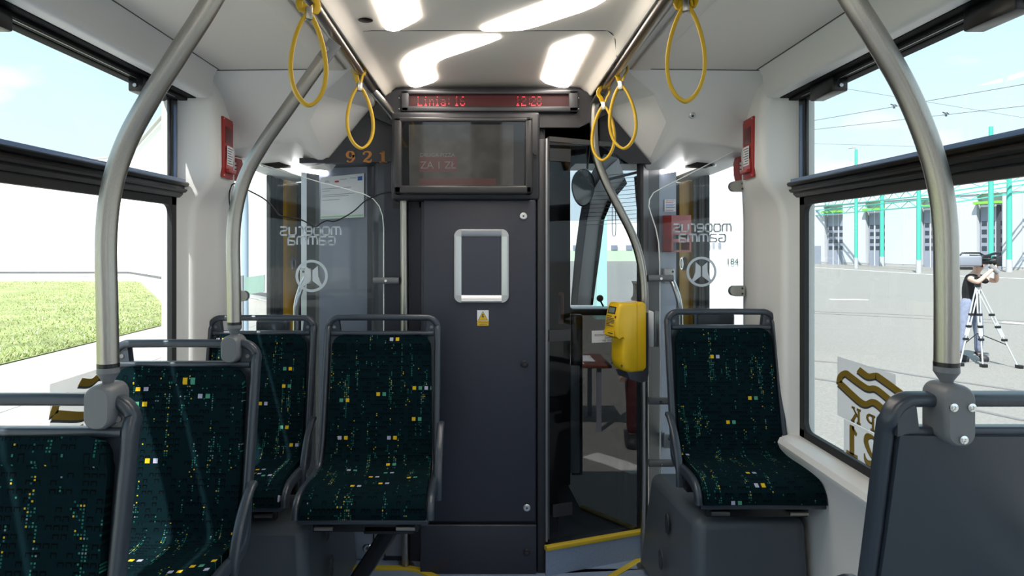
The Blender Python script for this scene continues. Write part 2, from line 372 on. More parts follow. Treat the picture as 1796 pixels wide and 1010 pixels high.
for s, side in ((-1, 'left'), (1, 'right')):
    # lower side wall with its sill ledge
    prof = [(1.20, FLOOR-.05), (1.085, FLOOR-.05), (1.085, FLOOR+.05), (1.105, -.98), (1.10, -.78), (1.075, -.745), (1.07, -.725), (1.08, -.708), (1.12, -.70), (1.150, -.700), (1.20, -.705)]
    w = MB(); w.prism(prof, lambda u, v, q: Vector((u*s, q, v)), Y0, YW+.08)
    S(w.build('wall_'+side, WHITE, smooth=40))
    # solid wall between this window and the next one behind the camera
    w = MB(); w.box((1.09*s, -.75, -.70), (1.19*s, -.20, .60), .02); S(w.build('wall_'+side+'_rear', WHITE))
    # header panel over the window
    prof = [(.980, .652), (.992, .645), (.998, .628), (1.004, .622), (1.012, .562), (1.015, .552), (1.022, .5435), (1.035, .541), (1.20, .545), (1.20, .70), (.985, .70)]
    w = MB(); w.prism(prof, lambda u, v, q: Vector((u*s, q, v)), Y0, 2.40)
    S(w.build('trim_header_'+side, WHITE, smooth=50))
    # outer ceiling panel with the raised strip beside the grab rail
    w = MB(); prof = [(.50, .650), (1.0, .645), (1.0, .70), (.47, .70), (.47, .672), (.485, .668)]
    w.prism(prof, lambda u, v, q: Vector((u*s, q, v)), Y0, 2.405)
    S(w.build('ceiling_'+side, CEILM, smooth=20))
    w = MB(); w.box((.522*s, Y0, .640), (.592*s, 2.40, .655), .006); S(w.build('trim_ceiling_strip_'+side, CEILM))
    w = MB(); w.sweep([(.985*s, Y0, .6455), (.985*s, 2.405, .6455)], rrect(.004, .004, .001)); w.sweep([(1.0*s, 2.407, .644), (.52*s, 2.407, .650)], rrect(.004, .004, .001))
    S(w.build('trim_seam_'+side, SEAM))
    # pillar at the window end: rounded, fuller at the top than below
    w = MB(); rows = []
    def prow(z, xi, xf, yf, r=.035):
        # plan outline from the window frame round to the door side
        pts = [(1.20, YW-.01), (1.162, YW-.003), (1.152, YW+.004)]
        for k in range(6):
            a = PI/2*k/5; pts.append((xf+r*(1-math.sin(a)), yf+r*(1-math.cos(a))))
        pts += [(xf+.12*(xi-xf), yf+.12), (xf+.25*(xi-xf), yf+.20), (xi, 2.755), (xi+.02, 2.775), (1.20, 2.78)]
        return [Vector((a*s, b, z)) for a, b in pts]
    for z, xi, xf, yf in ((FLOOR, 1.072, 1.098, 2.44), (-.72, 1.072, 1.098, 2.44), (-.70, 1.072, 1.100, 2.44), (.02, 1.072, 1.100, 2.44), (.10, 1.072, 1.098, 2.44), (.14, 1.071, 1.090, 2.44), (.18, 1.069, 1.072, 2.44), (.215, 1.067, 1.040, 2.44), (.25, 1.066, 1.020, 2.435), (.30, 1.066, 1.012, 2.435), (.48, 1.060, 1.014, 2.435), (.56, 1.05, 1.022, 2.43), (.62, 1.04, 1.030, 2.425), (.70, 1.04, 1.036, 2.42)):
        rows.append(prow(z, xi, xf, yf))
    V_ = [[w.bm.verts.new(p) for p in r] for r in rows]
    for a, b in zip(V_, V_[1:]):
        for j in range(len(a)-1): w.bm.faces.new([a[j], a[j+1], b[j+1], b[j]])
    w.bm.faces.new([r[0] for r in V_] + [r[-1] for r in V_][::-1])
    S(w.build('trim_pillar_'+side, WHITE, smooth=60))
    # moulded door-gear cover between pillar and cab wall
    a, b = Vector((-1.06, 2.405, .645)), Vector((-.52, 2.41, .652)); c, d = Vector((-.775, 2.66, .432)), Vector((-1.06, 2.68, .395))
    e_, f_, g_, h_ = P(655, 190, 2.78), P(571, 287, 2.80), Vector((-.98, 3.02, .365)), Vector((-1.16, 2.70, .385))
    m0, m1 = Vector((-1.06, 2.53, .575)), Vector((-.635, 2.50, .585)); n0, n1 = Vector((-1.05, 2.625, .475)), Vector((-.72, 2.60, .49))
    T = lambda *q: [Vector((-p.x*s, p.y, p.z)) for p in q]
    w = MB()
    w.bm.faces.ensure_lookup_table()
    vs = {k: w.bm.verts.new(T(p)[0]) for k, p in dict(a=a, b=b, c=c, d=d, e=e_, f=f_, g=g_, h=h_, m0=m0, m1=m1, n0=n0, n1=n1, k=Vector((-1.16, 3.8, .36)), l=Vector((-.98, 3.6, .36)), bt=Vector((-.45, 2.41, .70)), et=Vector((-.45, 2.78, .70)), i=Vector((-.46, 2.41, .655)), at=Vector((-1.2, 2.405, .70)), ht=Vector((-1.2, 3.8, .70))).items()}
    for q in ('a b m1 m0', 'm0 m1 n1 n0', 'n0 n1 c d', 'b i e m1', 'm1 e f n1', 'n1 f c', 'c f g d', 'd g h', 'g l k h', 'i bt et e'):
        w.bm.faces.new([vs[x] for x in q.split()])
    o = w.build('trim_door_cover_'+side, WHITE, smooth=24)
    bv = o.modifiers.new('soft edges', 'BEVEL'); bv.width = .012; bv.segments = 3; bv.limit_method = 'ANGLE'; bv.angle_limit = math.radians(24)
    S(o)
# centre ceiling panel with sloping sides and the black slot beside each rail
w = MB(); prof = [(-.432, .625), (-.425, .622), (-.418, .628), (-.405, .655), (-.388, .667), (-.36, .670), (.36, .670), (.388, .667), (.405, .655), (.418, .628), (.425, .622), (.432, .625), (.436, .70), (-.436, .70)]
w.prism(prof, lambda u, v, q: Vector((u, q, v)), Y0, 2.80); S(w.build('ceiling', CEILM, smooth=50))
w = MB(); w.sweep([(-.40, 2.04, .6675), (-.36, 2.04, .6695), (.372, 2.04, .6695), (.40, 2.07, .662), (.425, 2.16, .622)], rrect(.003, .003, .0005)); S(w.build('trim_ceiling_seam', SEAM))
w = MB(); w.box((-.47, Y0, .69), (.47, 2.8, .705)); S(w.build('ceiling_slot', BLACK))
w = MB(); w.box((-1.25, Y0, .70), (1.25, 4.4, .74)); S(w.build('roof', NAVY2))
w = MB()
for x0, x1, z0, z1 in ((-1.25, 1.25, FLOOR-.05, -.45), (-1.25, 1.25, .50, .74), (-1.25, -.85, -.45, .50), (-.22, .18, -.45, .50), (.90, 1.25, -.45, .50)): w.box((x0, Y0-.05, z0), (x1, Y0, z1))
S(w.build('wall_rear_added', mat('added_rear_wall', (.35, .34, .33), .6)))  # added unseen wall, its openings shaped for light and monitor reflections

# side windows
def side_window(s, idx):
    root = bpy.data.objects.new('window_%d' % idx, None); COL.objects.link(root); root.location = (1.16*s, YW, -.70); S(root)
    X = lambda a, y, z: Vector((a*s, y, z))
    ys = Y0
    b = MB(); b.box((1.065*s, ys, .5385), (1.19*s, 2.395, .560), .003); b.box((1.142*s, ys, .533), (1.18*s, YW-.002, .545), .004); b.box((1.095*s, ys, .5285), (1.128*s, 2.392, .545), .004)
    b.build('top_rail', MATTE, root)
    MB().box((1.1075*s, ys, .5272), (1.1095*s, YW-.1, .5295)).build('running_wire', ALU, root)
    b = MB(); b.box((1.148*s, YW-.046, .21), (1.163*s, YW+.005, .55), .003); b.build('end_frame', BLACK, root)
    MB().box((1.1455*s, YW-.030, .250), (1.149*s, YW-.006, .515), .001).build('end_plate', BLUEREFL, root)
    # transom with grooves
    prof = [(1.185, .128), (1.140, .132), (1.128, .150), (1.128, .160), (1.118, .163), (1.112, .172), (1.112, .180), (1.122, .184), (1.122, .196), (1.108, .200), (1.104, .214), (1.108, .224), (1.128, .228), (1.140, .243), (1.185, .243)]
    prof = [(x, .176+(z-.128)*.60) for x, z in prof]
    b = MB(); b.prism(prof, lambda u, v, q: X(u, q, v), ys, YW+.004); b.build('transom', BLACK, root, smooth=25)
    MB().box((1.1065*s, ys, .2310), (1.140*s, YW-.02, .2435), .001).build('transom_reflection', BLUEREFL, root)  # blue strip paints the sky's reflection on the transom
    # printed border of the lower pane
    b = MB(); b.box((1.150*s, ys, .150), (1.168*s, YW, .19)); b.box((1.150*s, YW-.034, -.705), (1.168*s, YW, .19)); b.box((1.150*s, ys, -.710), (1.168*s, YW, -.672))
    for q in ((YW-.034, .150, -1), (YW-.034, -.672, 1)):
        pts = [(q[0], q[1])] + [(q[0]-.035+.035*math.cos(a*PI/12), q[1]+q[2]*(.035-.035*math.sin(a*PI/12))) for a in range(7)]
        b.prism(pts, lambda u, v, k: X(k, u, v), 1.150, 1.168)
    b.build('pane_border', RUBBER, root)
    b = MB(); b.box((1.158*s, ys, -.705), (1.163*s, YW, .19)); b.build('lower_pane', GLASS, root)
    b = MB(); b.box((1.152*s, ys, .238), (1.157*s, YW-.03, .535)); b.build('upper_pane', GLASS, root)
    for yc, ln in ((2.14, .15), (1.425, .15)):
        b = MB(); b.box((1.085*s, yc-ln/2, .487), (1.135*s, yc+ln/2, .537), .006)
        k = b.build('vent_latch', BLACK, root)
        MB().lathe([(.006, 0), (.006, .004)], Matrix.Translation((1.11*s, yc-ln/2-.003, .505)) @ Matrix.Rotation(PI/2, 4, 'X'), 12).build('latch_screw', ALU, k)
    return root
WIN = {-1: side_window(-1, 1), 1: side_window(1, 2)}

# ---- cab bulkhead: the recessed left part, upright columns, header
def wallstrip(pts, z0, z1, th=.03):
    b = MB(); q = [Vector((x, y, 0)) for x, y in pts]; out = []
    for i in range(len(q)):
        a, c = q[max(i-1, 0)], q[min(i+1, len(q)-1)]; t = (c-a).normalized(); out.append(q[i]+Vector((-t.y, t.x, 0))*th)
    for i in range(len(q)-1):
        b.prism([q[i][:2], q[i+1][:2], out[i+1][:2], out[i][:2]], lambda u, v, k: Vector((u, v, k)), z0, z1)
    bmesh.ops.remove_doubles(b.bm, verts=b.bm.verts, dist=1e-5)
    return b
S(wallstrip([(-.96, 3.80), (-.875, 3.07), (-.83, 3.0)], FLOOR, .37).build('wall_cab_left_column', GREYP))
S(wallstrip([(-.83, 3.0), (-.785, 2.985), (-.765, 2.97)], FLOOR, .37).build('trim_2', NAVY2))
S(wallstrip([(-.765, 2.97), (-.70, 2.955), (-.60, 2.94), (-.54, 2.93)], FLOOR, .37).build('wall_cab_left', GREYP))
pl = [(-.54, 2.93), (-.52, 2.925), (-.505, 2.905), (-.49, 2.85), (-.47, 2.80), (-.44, 2.775), (-.29, 2.765), (-.20, 2.765)]
S(wallstrip(pl, FLOOR, .37).build('wall_cab_left_return', NAVY, smooth=50))
S(wallstrip([(.665, 2.805), (.70, 2.86), (.765, 2.93)], FLOOR, .40).build('wall_cab_right_jamb', NAVY2))
S(wallstrip([(.765, 2.93), (.80, 2.97), (.875, 3.05)], FLOOR, .40).build('wall_cab_right_column', GREYP))
S(wallstrip([(.875, 3.05), (.96, 3.80)], FLOOR, .40).build('trim_3', NAVY2))
# header band across the bulkhead
b = MB(); b.prism([(-.69, .348), (-.40, .355), (-.40, .16), (-.25, .16), (-.25, .2), (.24, .2), (.24, .438), (.47, .43), (.60, .350), (.69, .346), (.485, .592), (.45, .70), (-.45, .70), (-.485, .592)], lambda u, v, k: Vector((u, k, v)), 2.765, 2.795)
b.prism([(-.86, .372), (-.60, .372), (-.60, .70), (-.86, .70)], lambda u, v, k: Vector((u, k, v)), 2.97, 2.99); b.prism([(.60, .372), (.90, .372), (.90, .70), (.60, .70)], lambda u, v, k: Vector((u, k, v)), 2.97, 2.99)
b.prism([(-.80, .350), (-.40, .355), (-.40, .375), (-.80, .372)], lambda u, v, k: Vector((u, k, v)), 2.78, 2.98)
S(b.build('wall_cab_header', NAVY2))
# lower hatch block with two access flaps
b = MB(); b.box((-.72, 2.775, FLOOR), (-.27, 2.93, -.80), .012); hb = S(b.build('wall_cab_left_base', GREYP))
for i, (x0, x1, z0, z1) in enumerate(((-.70, -.485, -1.31, -.985), (-.435, -.30, -1.31, -1.005))):
    h = thing('access_flap', ('slate access flap with a round key lock under the middle seat', 'small slate access flap behind the black seat strut')[i], 'access flap', ((x0+x1)/2, 2.775, z0))
    MB().box((x0, 2.768, z0), (x1, 2.774, z1), .003).build('flap_panel', GREYP, h)
    bb = MB()
    for q in ([(x0, 2.7725, z0), (x0, 2.7725, z1), (x1, 2.7725, z1), (x1, 2.7725, z0)],): bb.sweep([Vector(p) for p in q], rrect(.008, .008, .002))
    bb.build('gap_seal', RUBBER, h)
    if i == 0:
        lk = MB().lathe([(.019, 0), (.019, .006), (.014, .009)], Matrix.Translation(P(645, 960, 2.768)) @ Matrix.Rotation(PI/2, 4, 'X')).build('key_lock', CHROME, h)
        MB().lathe([(.006, 0), (.006, .0015)], Matrix.Translation(P(645, 960, 2.768)+Vector((0, -.009, 0))) @ Matrix.Rotation(PI/2, 4, 'X'), 8).build('keyhole', INK, lk)

# ================================================================ equipment cabinet in the middle of the bulkhead
YC = 2.66
cab = thing('equipment_cabinet', 'tall navy equipment cabinet in the centre of the cab bulkhead', 'cabinet', (-.03, 2.72, FLOOR))
b = MB(); b.box((-.275, YC+.012, FLOOR), (.200, 2.735, .183), .01); b.box((.20, YC+.002, FLOOR), (.234, 2.76, .435), .006); b.build('cabinet_body', NAVY2, cab)
d = MB().box((-.262, YC-.004, -1.118), (.194, YC+.012, .186), .006, 3).build('upper_door', NAVY, cab)
d2 = MB().box((-.275, YC-.006, FLOOR), (.197, YC+.012, -1.130), .006, 3).build('lower_door', NAVY, cab)
MB().box((.233, YC-.004, -1.20), (.2415, YC+.012, .435), .001).build('edge_strip', mat('dull_strip', (.25, .25, .27), .4, .6), cab)
for x, y, pa, dark in ((918, 379, d, 0), (920, 638, d, 1), (924, 890, d, 0), (924, 968, d2, 1)):
    p = P(x, y, YC-.006)
    k = MB().lathe([(.0145, 0), (.0145, .004), (.011, .006)], Matrix.Translation(p) @ Matrix.Rotation(PI/2, 4, 'X'), 20).build('key_lock', mat('dark_lock', (.03, .03, .035), .3, .5) if dark else ALU, pa)
    MB().lathe([(.004, 0), (.004, .001)], Matrix.Translation(p+Vector((0, -.006, 0))) @ Matrix.Rotation(PI/2, 4, 'X'), 8).build('keyhole', INK, k)
# snap frame on the cabinet door
fr = thing('poster_frame', 'empty aluminium snap frame on the navy cabinet door', 'frame', tuple(P(845, 530, YC-.006)))
x0, x1, z1, z0 = [(v-CX)/F*YC for v in (797, 892)] + [(CY-v)/F*YC for v in (402, 530)]
t_ = .029; yf = YC-.006
b = MB()
pf = [(0, 0), (0, -.010), (.006, -.015), (.022, -.012), (t_, -.006), (t_, 0)]
for (u0, u1, base, ax, sg) in ((x0+t_, x1-t_, z0, 'h', 1), (x0+t_, x1-t_, z1, 'h', -1), (z0+t_, z1-t_, x0, 'v', 1), (z0+t_, z1-t_, x1, 'v', -1)):
    b.prism(pf, (lambda u, v, k: Vector((k, yf+v, base+sg*u))) if ax == 'h' else (lambda u, v, k: Vector((base+sg*u, yf+v, k))), u0, u1)
b.build('frame_rail', mat('snap_alu', (.62, .64, .66), .33, .6), fr)
for cx_, sx in ((x0, 1), (x1, -1)):
    for cz, sz in ((z0, 1), (z1, -1)):
        pts = [(t_, 0), (t_, t_)] + [(0, t_)] + [(t_*.98-t_*.98*math.cos(a*PI/16), t_*.98-t_*.98*math.sin(a*PI/16)) for a in range(9)]
        MB().prism(pts, lambda u, v, k: Vector((cx_+sx*u, k, cz+sz*v)), yf-.013, yf).build('corner_piece', mat('corner_grey', (.45, .47, .49), .4), fr)
MB().box((x0+t_*.8, yf-.003, z0+t_*.8), (x1-t_*.8, yf, z1-t_*.8)).build('backing_sheet', mat('frame_back', (.045, .047, .07), .3), fr)
# high voltage warning sticker
o = P(847, 557.5, YC-.006); pl_ = plane(o, (1, 0, 0), (0, 0, 1), (0, -1, 0)); k = YC/F
st = thing('warning_sticker', 'small white and yellow high voltage sticker below the snap frame', 'sticker', tuple(o))
b = MB(); b.prism([(-10*k, -13.5*k), (10*k, -13.5*k), (10*k, 13.5*k), (-10*k, 13.5*k)], pl_, 0, .001); b.build('sticker_sheet', PAPER, st, 0)
b = MB(); b.prism([(-10*k, -13.5*k), (10*k, -13.5*k), (10*k, -5*k), (-10*k, -5*k)], pl_, .001, .0014); b.prism([(-8*k, -3.5*k), (8*k, -3.5*k), (0, 10.5*k)], pl_, .0015, .0017); b.build('yellow_field', YELLOW, st, 0)
b = MB(); b.prism([(-9*k, -4.2*k), (9*k, -4.2*k), (0, 12*k)], pl_, .001, .0014)
b.prism([(-1*k, 7*k), (1.5*k, 7*k), (0, 3.4*k), (2.4*k, 3.4*k), (-.6*k, -2.6*k), (.5*k, 1.4*k), (-2.2*k, 1.4*k)], pl_, .0017, .002)
text(b, 'Wysokie', 4.4*k, lambda u, v, w: pl_(u, v-7.4*k, w), .0018); text(b, 'napięcie', 4.4*k, lambda u, v, w: pl_(u, v-11*k, w), .0018)
b.build('sticker_print', INK, st, 0)

# ================================================================ passenger monitor
YM = 2.60
tv = thing('passenger_monitor', 'dark passenger information monitor above the navy cabinet', 'monitor', (-.10, YM+.05, .20))
def pxbox(mb, x0, y0, x1, y1, Ya, Yb, r=.006, seg=3): 
    a, c = P(x0, y1, Ya), P(x1, y0, Ya); mb.box((a.x, Ya, a.z), (c.x, Yb, c.z), r, seg); return mb
pxbox(MB(), 686, 196, 947, 351, 2.655, 2.77, .012).build('surround', NAVY2, tv)
b = MB(); c0, c1 = P(690, 340, YM), P(934, 205, YM)
for lo, hi in (((c0.x, c0.z), (c1.x, c0.z+.034)), ((c0.x, c1.z-.022), (c1.x, c1.z)), ((c0.x, c0.z), (c0.x+.034, c1.z)), ((c1.x-.030, c0.z), (c1.x, c1.z))):
    b.box((lo[0], YM-.005, lo[1]), (hi[0], YM+.07, hi[1]), .008, 3)
b.build('bezel', mat('monitor_bezel', (.028, .027, .03), .35), tv)
fg = MB(); zc = (c0.z+c1.z)/2; fg.prism([(YM+.0125+.10*(zc-z), z) for z in (c0.z+.02, c1.z-.015)]+[(YM+.06, c1.z-.015), (YM+.06, c0.z+.02)], lambda u, v, w: Vector((w, u, v)), c0.x+.02, c1.x-.02); fg.build('front_glass', SCREEN, tv, 0)
# lit picture: dim grey advert
o = P(810, 273, YM+.0115); k = YM/F; sp_ = plane(o, (1, 0, 0), (0, -.10, .995), (0, -.995, -.10))
m = bpy.data.materials.new('dim_screen_picture'); m.use_nodes = True; t = m.node_tree; bb = t.nodes['Principled BSDF']
bb.inputs['Base Color'].default_value = (.01, .01, .01, 1); bb.inputs['Roughness'].default_value = .05
c = N(t, 'ShaderNodeTexCoord'); n = N(t, 'ShaderNodeTexNoise'); n.inputs['Scale'].default_value = 14; n.inputs['Detail'].default_value = 6; L(t, c.outputs['Object'], n.inputs['Vector'])
r = N(t, 'ShaderNodeValToRGB'); r.color_ramp.elements[0].position = .35; r.color_ramp.elements[0].color = (.018, .0165, .0145, 1); r.color_ramp.elements[1].position = .65; r.color_ramp.elements[1].color = (.030, .028, .025, 1)
L(t, n.outputs['Fac'], r.inputs['Fac']); L(t, r.outputs['Color'], bb.inputs['Emission Color']); bb.inputs['Emission Strength'].default_value = 1
scr = MB().prism([(-93*k, -52*k), (91*k, -52*k), (91*k, 54*k), (-93*k, 54*k)], sp_, 0, .001).build('screen', m, tv, 0)
b = MB(); b.prism([(-75*k, -28*k), (-8*k, -28*k), (-8*k, -2*k), (-75*k, -2*k)], sp_, .0012, .0015); b.prism([(-75*k, -51*k), (60*k, -51*k), (60*k, -40*k), (-75*k, -40*k)], sp_, .0012, .0015)
b.build('advert_band', mat('advert_red', (.02, .01, .01), .1, emit=(.032, .016, .014), estr=1), scr, 0)
b = MB(); text(b, 'DRUGA PIZZA', 9.5*k, lambda u, v, w: sp_(u-43*k, v+1*k, w), .0018); text(b, 'ZA 1 ZŁ', 18*k, lambda u, v, w: sp_(u-42*k, v-17*k, w), .0018)
b.build('advert_text', mat('advert_pale', (.02, .02, .02), .1, emit=(.050, .047, .045), estr=1), scr, 0)
MB().lathe([(.009, 0), (.009, .02)], Matrix.Translation(P(939, 269, 2.64)) @ Matrix.Rotation(PI/2, 4, 'X'), 12).build('hinge_knob', BLACK, tv)

# ================================================================ LED line display
YL = 2.70
led = thing('led_line_display', 'red dot-matrix line display under the ceiling above the monitor', 'display', (0, YL+.04, .55))
o = P(857, 177, YL); k = YL/F; lp = plane(o, (1, 0, 0), (0, 0, 1), (0, -1, 0))
b = MB(); b.prism([(-215*k, -22*k), (-190*k, 5*k), (-168*k, 20*k), (-158*k, 22*k), (162*k, 22*k), (172*k, 19*k), (190*k, 4*k), (208*k, -22*k), (160*k, -45*k), (-160*k, -45*k)], lp, -.06, -.02)
b.build('back_plate', NAVY2, led)
b = MB()
for u0, v0, u1, v1 in ((-153, -20, 157, -10), (-153, 10.5, 157, 18), (-153, -20, -139, 18), (140, -20, 157, 18)):
    a_, c_ = lp(u0*k, v0*k), lp(u1*k, v1*k); b.box((a_.x, YL-.012, a_.z), (c_.x, YL+.05, c_.z), .006, 3)
b.build('housing', mat('led_housing', (.035, .036, .042), .4), led)
b = MB(); b.prism([(-140*k, -11*k), (141*k, -11*k), (141*k, 11*k), (-140*k, 11*k)], lp, -.012, -.004)
lw = b.build('display_window', mat('led_window', (.030, .002, .003), .55, spec=.3, emit=(.05, .002, .004), estr=.5), led, 0)
G5 = {'L': '10000 10000 10000 10000 10000 10000 11111', 'i': '00100 00000 01100 00100 00100 00100 01110', 'n': '00000 00000 10110 11001 10001 10001 10001', 'a': '00000 00000 01110 00001 01111 10001 01111', ':': '00000 00100 00100 00000 00100 00100 00000', ' ': '00000 '*7,
      '1': '00100 01100 00100 00100 00100 00100 01110', '6': '00110 01000 10000 11110 10001 10001 01110', '2': '01110 10001 00001 00110 01000 10000 11111', '8': '01110 10001 10001 01110 10001 10001 01110'}
hot, dim = MB(), MB(); ps, pv = 1.70*k, 2.45*k
def ledtext(txt, u):
    for ch in txt:
        for j, row in enumerate(G5[ch].split()):
            for i, q in enumerate(row):
                if q == '1':
                    tgt = hot if j in (0, 5, 6) else dim
                    cx_, cz = u+i*ps, 7.4*k-j*pv
                    tgt.prism([(cx_+.42*ps*math.cos(a*PI/3), cz+.34*pv*math.sin(a*PI/3)) for a in range(6)], lp, -.004, -.0032)
        u += 6*ps if ch not in ' :' else 4*ps
ledtext('Linia: 16', -124*k); ledtext('12:28', 48*k)
hot.build('lit_dots', mat('led_hot', (.3, .01, .01), .4, emit=(1, .03, .05), estr=2.6), lw, 0)
dim.build('dim_dots', mat('led_dim', (.2, .01, .01), .4, emit=(1, .02, .03), estr=.10), lw, 0)
b = MB()
for u in range(-138, 140, 3): b.prism([(u*k, -11*k), ((u+.5)*k, -11*k), ((u+.5)*k, 11*k), (u*k, 11*k)], lp, -.0045, -.0038)
for v in range(-9, 11, 3): b.prism([(-139*k, v*k), (140*k, v*k), (140*k, (v+.5)*k), (-139*k, (v+.5)*k)], lp, -.0045, -.0038)
b.build('dot_grid', mat('led_grid', (.01, .002, .002), .5), lw, 0)
for u, v in ((-155, 7), (-155, -12), (155, 7), (155, -12)): MB().lathe([(.0022, 0), (.0022, .002)], Matrix.Translation(lp((u+(-3 if u < 0 else 4))*k, v*k, -.019)) @ Matrix.Rotation(PI/2, 4, 'X'), 8).build('screw', ALU, led)
# maker's plate right of the monitor
o = P(976.5, 213.5, 2.76); k = 2.76/F; q_ = plane(o, (1, 0, 0), (0, 0, 1), (0, -1, 0))
pt = thing('maker_plate', 'small brushed metal maker plate above the cab door', 'plate', tuple(o))
MB().prism([(-18.5*k, -11.5*k), (18.5*k, -11.5*k), (18.5*k, 11.5*k), (-18.5*k, 11.5*k)], q_, 0, .003).build('plate_sheet', mat('plate_metal', (.36, .36, .32), .4, .7, var=.1, bscale=30), pt)
b = MB(); text(b, 'moderus', 5*k, lambda u, v, w: q_(u, v+1*k, w), .0034)
pts = [(math.cos(a*PI/8)*3*k, math.sin(a*PI/8)*3*k+5.5*k) for a in range(17)]; strip(b, pts, .5*k, q_, .003, .0034, 1)
for v in (-4, -5.5, -7): b.prism([(-8*k, v*k), (2*k, v*k), (2*k, (v+.5)*k), (-8*k, (v+.5)*k)], q_, .003, .0034)
b.build('engraving', mat('engrave', (.62, .62, .6), .4), pt, 0)

# ================================================================ fleet number
def slab(ch):
    return {'1': [([(0, -.48), (0, 0), (0, .50)], .27), ([(-.24, .27), (-.12, .36), (-.02, .47)], [.10, .12, .10]), ([(-.29, -.455), (0, -.455), (.29, -.455)], .09)],
            '2': [([(-.24, .20), (-.27, .33), (-.08, .455), (.17, .40), (.25, .22), (.08, -.06), (-.18, -.27), (-.31, -.43)], [.20, .13, .09, .20, .25, .17, .10, .07]), ([(-.31, -.43), (-.12, -.37), (.12, -.435), (.28, -.37), (.33, -.20)], [.08, .17, .17, .13, .05])],
            '9': [([(.24*math.cos(a*PI/8+PI/2), .18+.28*math.sin(a*PI/8+PI/2)) for a in range(17)], [.08+.16*abs(math.sin(a*PI/8)) for a in range(17)]), ([(.25, .16), (.25, -.12), (.10, -.40), (-.12, -.455), (-.25, -.33)], [.23, .23, .13, .09, .19])],
            'M': [([(-.42, -.42), (-.40, .42)], .10), ([(.40, -.42), (.40, .42)], .20), ([(-.38, .42), (0, -.40)], .22), ([(0, -.40), (.38, .42)], .10), ([(-.56, -.45), (-.28, -.45)], .09), ([(.26, -.45), (.58, -.45)], .09), ([(-.56, .45), (-.30, .45)], .09), ([(.30, .45), (.58, .45)], .09)],
            'P': [([(-.22, -.42), (-.22, .42)], .22), ([(-.2, .43), (.12, .44), (.33, .22), (.12, -.02), (-.2, -.03)], [.09, .10, .22, .10, .08]), ([(-.42, -.45), (0, -.45)], .09), ([(-.42, .45), (-.1, .45)], .09)],
            'K': [([(-.25, -.42), (-.25, .42)], .22), ([(-.15, -.04), (.32, .42)], .10), ([(-.02, .10), (.38, -.42)], .22), ([(-.45, -.45), (-.05, -.45)], .09), ([(-.45, .45), (-.05, .45)], .09), ([(.15, .45), (.48, .45)], .09), ([(.18, -.45), (.56, -.45)], .09)]}[ch]
def slabtext(mb, ch, fn, cu, cv, h, w, wd=1.0):
    for pts, ww in slab(ch):
        sc = [x*h for x in ww] if isinstance(ww, list) else ww*h
        strip(mb, [(cu+x*h*wd, cv+y*h) for x, y in pts], sc, fn, w, w+.0008, 5 if len(pts) > 2 else 1)
YH = 2.765; k = YH/F; hp = plane(P(642, 275, YH), (1, 0, 0), (0, 0, 1), (0, -1, 0))
fn_ = thing('fleet_number', 'amber fleet number on the dark panel left of the monitor', 'number', tuple(P(642, 286, YH)))
for off, m_, w_, nm in ((1.2*k, INK, .0004, 'digit_shadow'), (0, GOLDO, .0014, 'digit')):
    for ch, px in (('9', 614.5), ('2', 644), ('1', 672)):
        b = MB(); slabtext(b, ch, hp, (px-642)*k+off, -off*.8, 20*k, w_, 1.12); b.build(nm, m_, fn_, 0)

# ================================================================ seats
H = .66
BP = [(0, -.01), (-.012, -.07), (-.045, -.25), (-.080, -.42), (-.098, -.49)]
CP = [(-.118, -.527), (-.165, -.545), (-.28, -.542), (-.355, -.546), (-.392, -.566), (-.402, -.60)]
def yz(pts, n=6): return [(p.x, p.y) for p in smoothpath([(y, z, 0) for y, z in pts], n)]
def sheet(path, hw, thick, off, cols=10, rtop=0, rend=0, dish=0):
    g, o_, uv = [], [], []; s_ = 0; L_ = sum(math.dist(path[i], path[i+1]) for i in range(len(path)-1))
    for i, (y, z) in enumerate(path):
        a, c = path[max(i-1, 0)], path[min(i+1, len(path)-1)]; ty, tz = c[0]-a[0], c[1]-a[1]; l = math.hypot(ty, tz); n = (tz/l, -ty/l)
        if i: s_ += math.dist(path[i], path[i-1])
        w = hw[0]+(hw[1]-hw[0])*s_/L_
        for r, d in ((rtop, s_), (rend, L_-s_)):
            if r and d < r: w -= r-math.sqrt(max(0, r*r-(r-d)**2))
        row, orow, urow = [], [], []
        for j in range(cols+1):
            u = 2*j/cols-1; k = off+dish*(u*u-.4)
            row.append(Vector((w*u, y+n[0]*k, z+n[1]*k+H))); orow.append(Vector((0, -n[0]*thick, -n[1]*thick))); urow.append((w*u+.3, -s_+ (0 if rtop else -.5)))
        g.append(row); o_.append(orow); uv.append(urow)
    return g, o_, uv
def dense_top(path, r):
    """extra rows inside the rounded top corners"""
    out = [path[0]]; acc = 0; y0, z0 = path[0]; y1, z1 = path[1]
    return out+path[1:]
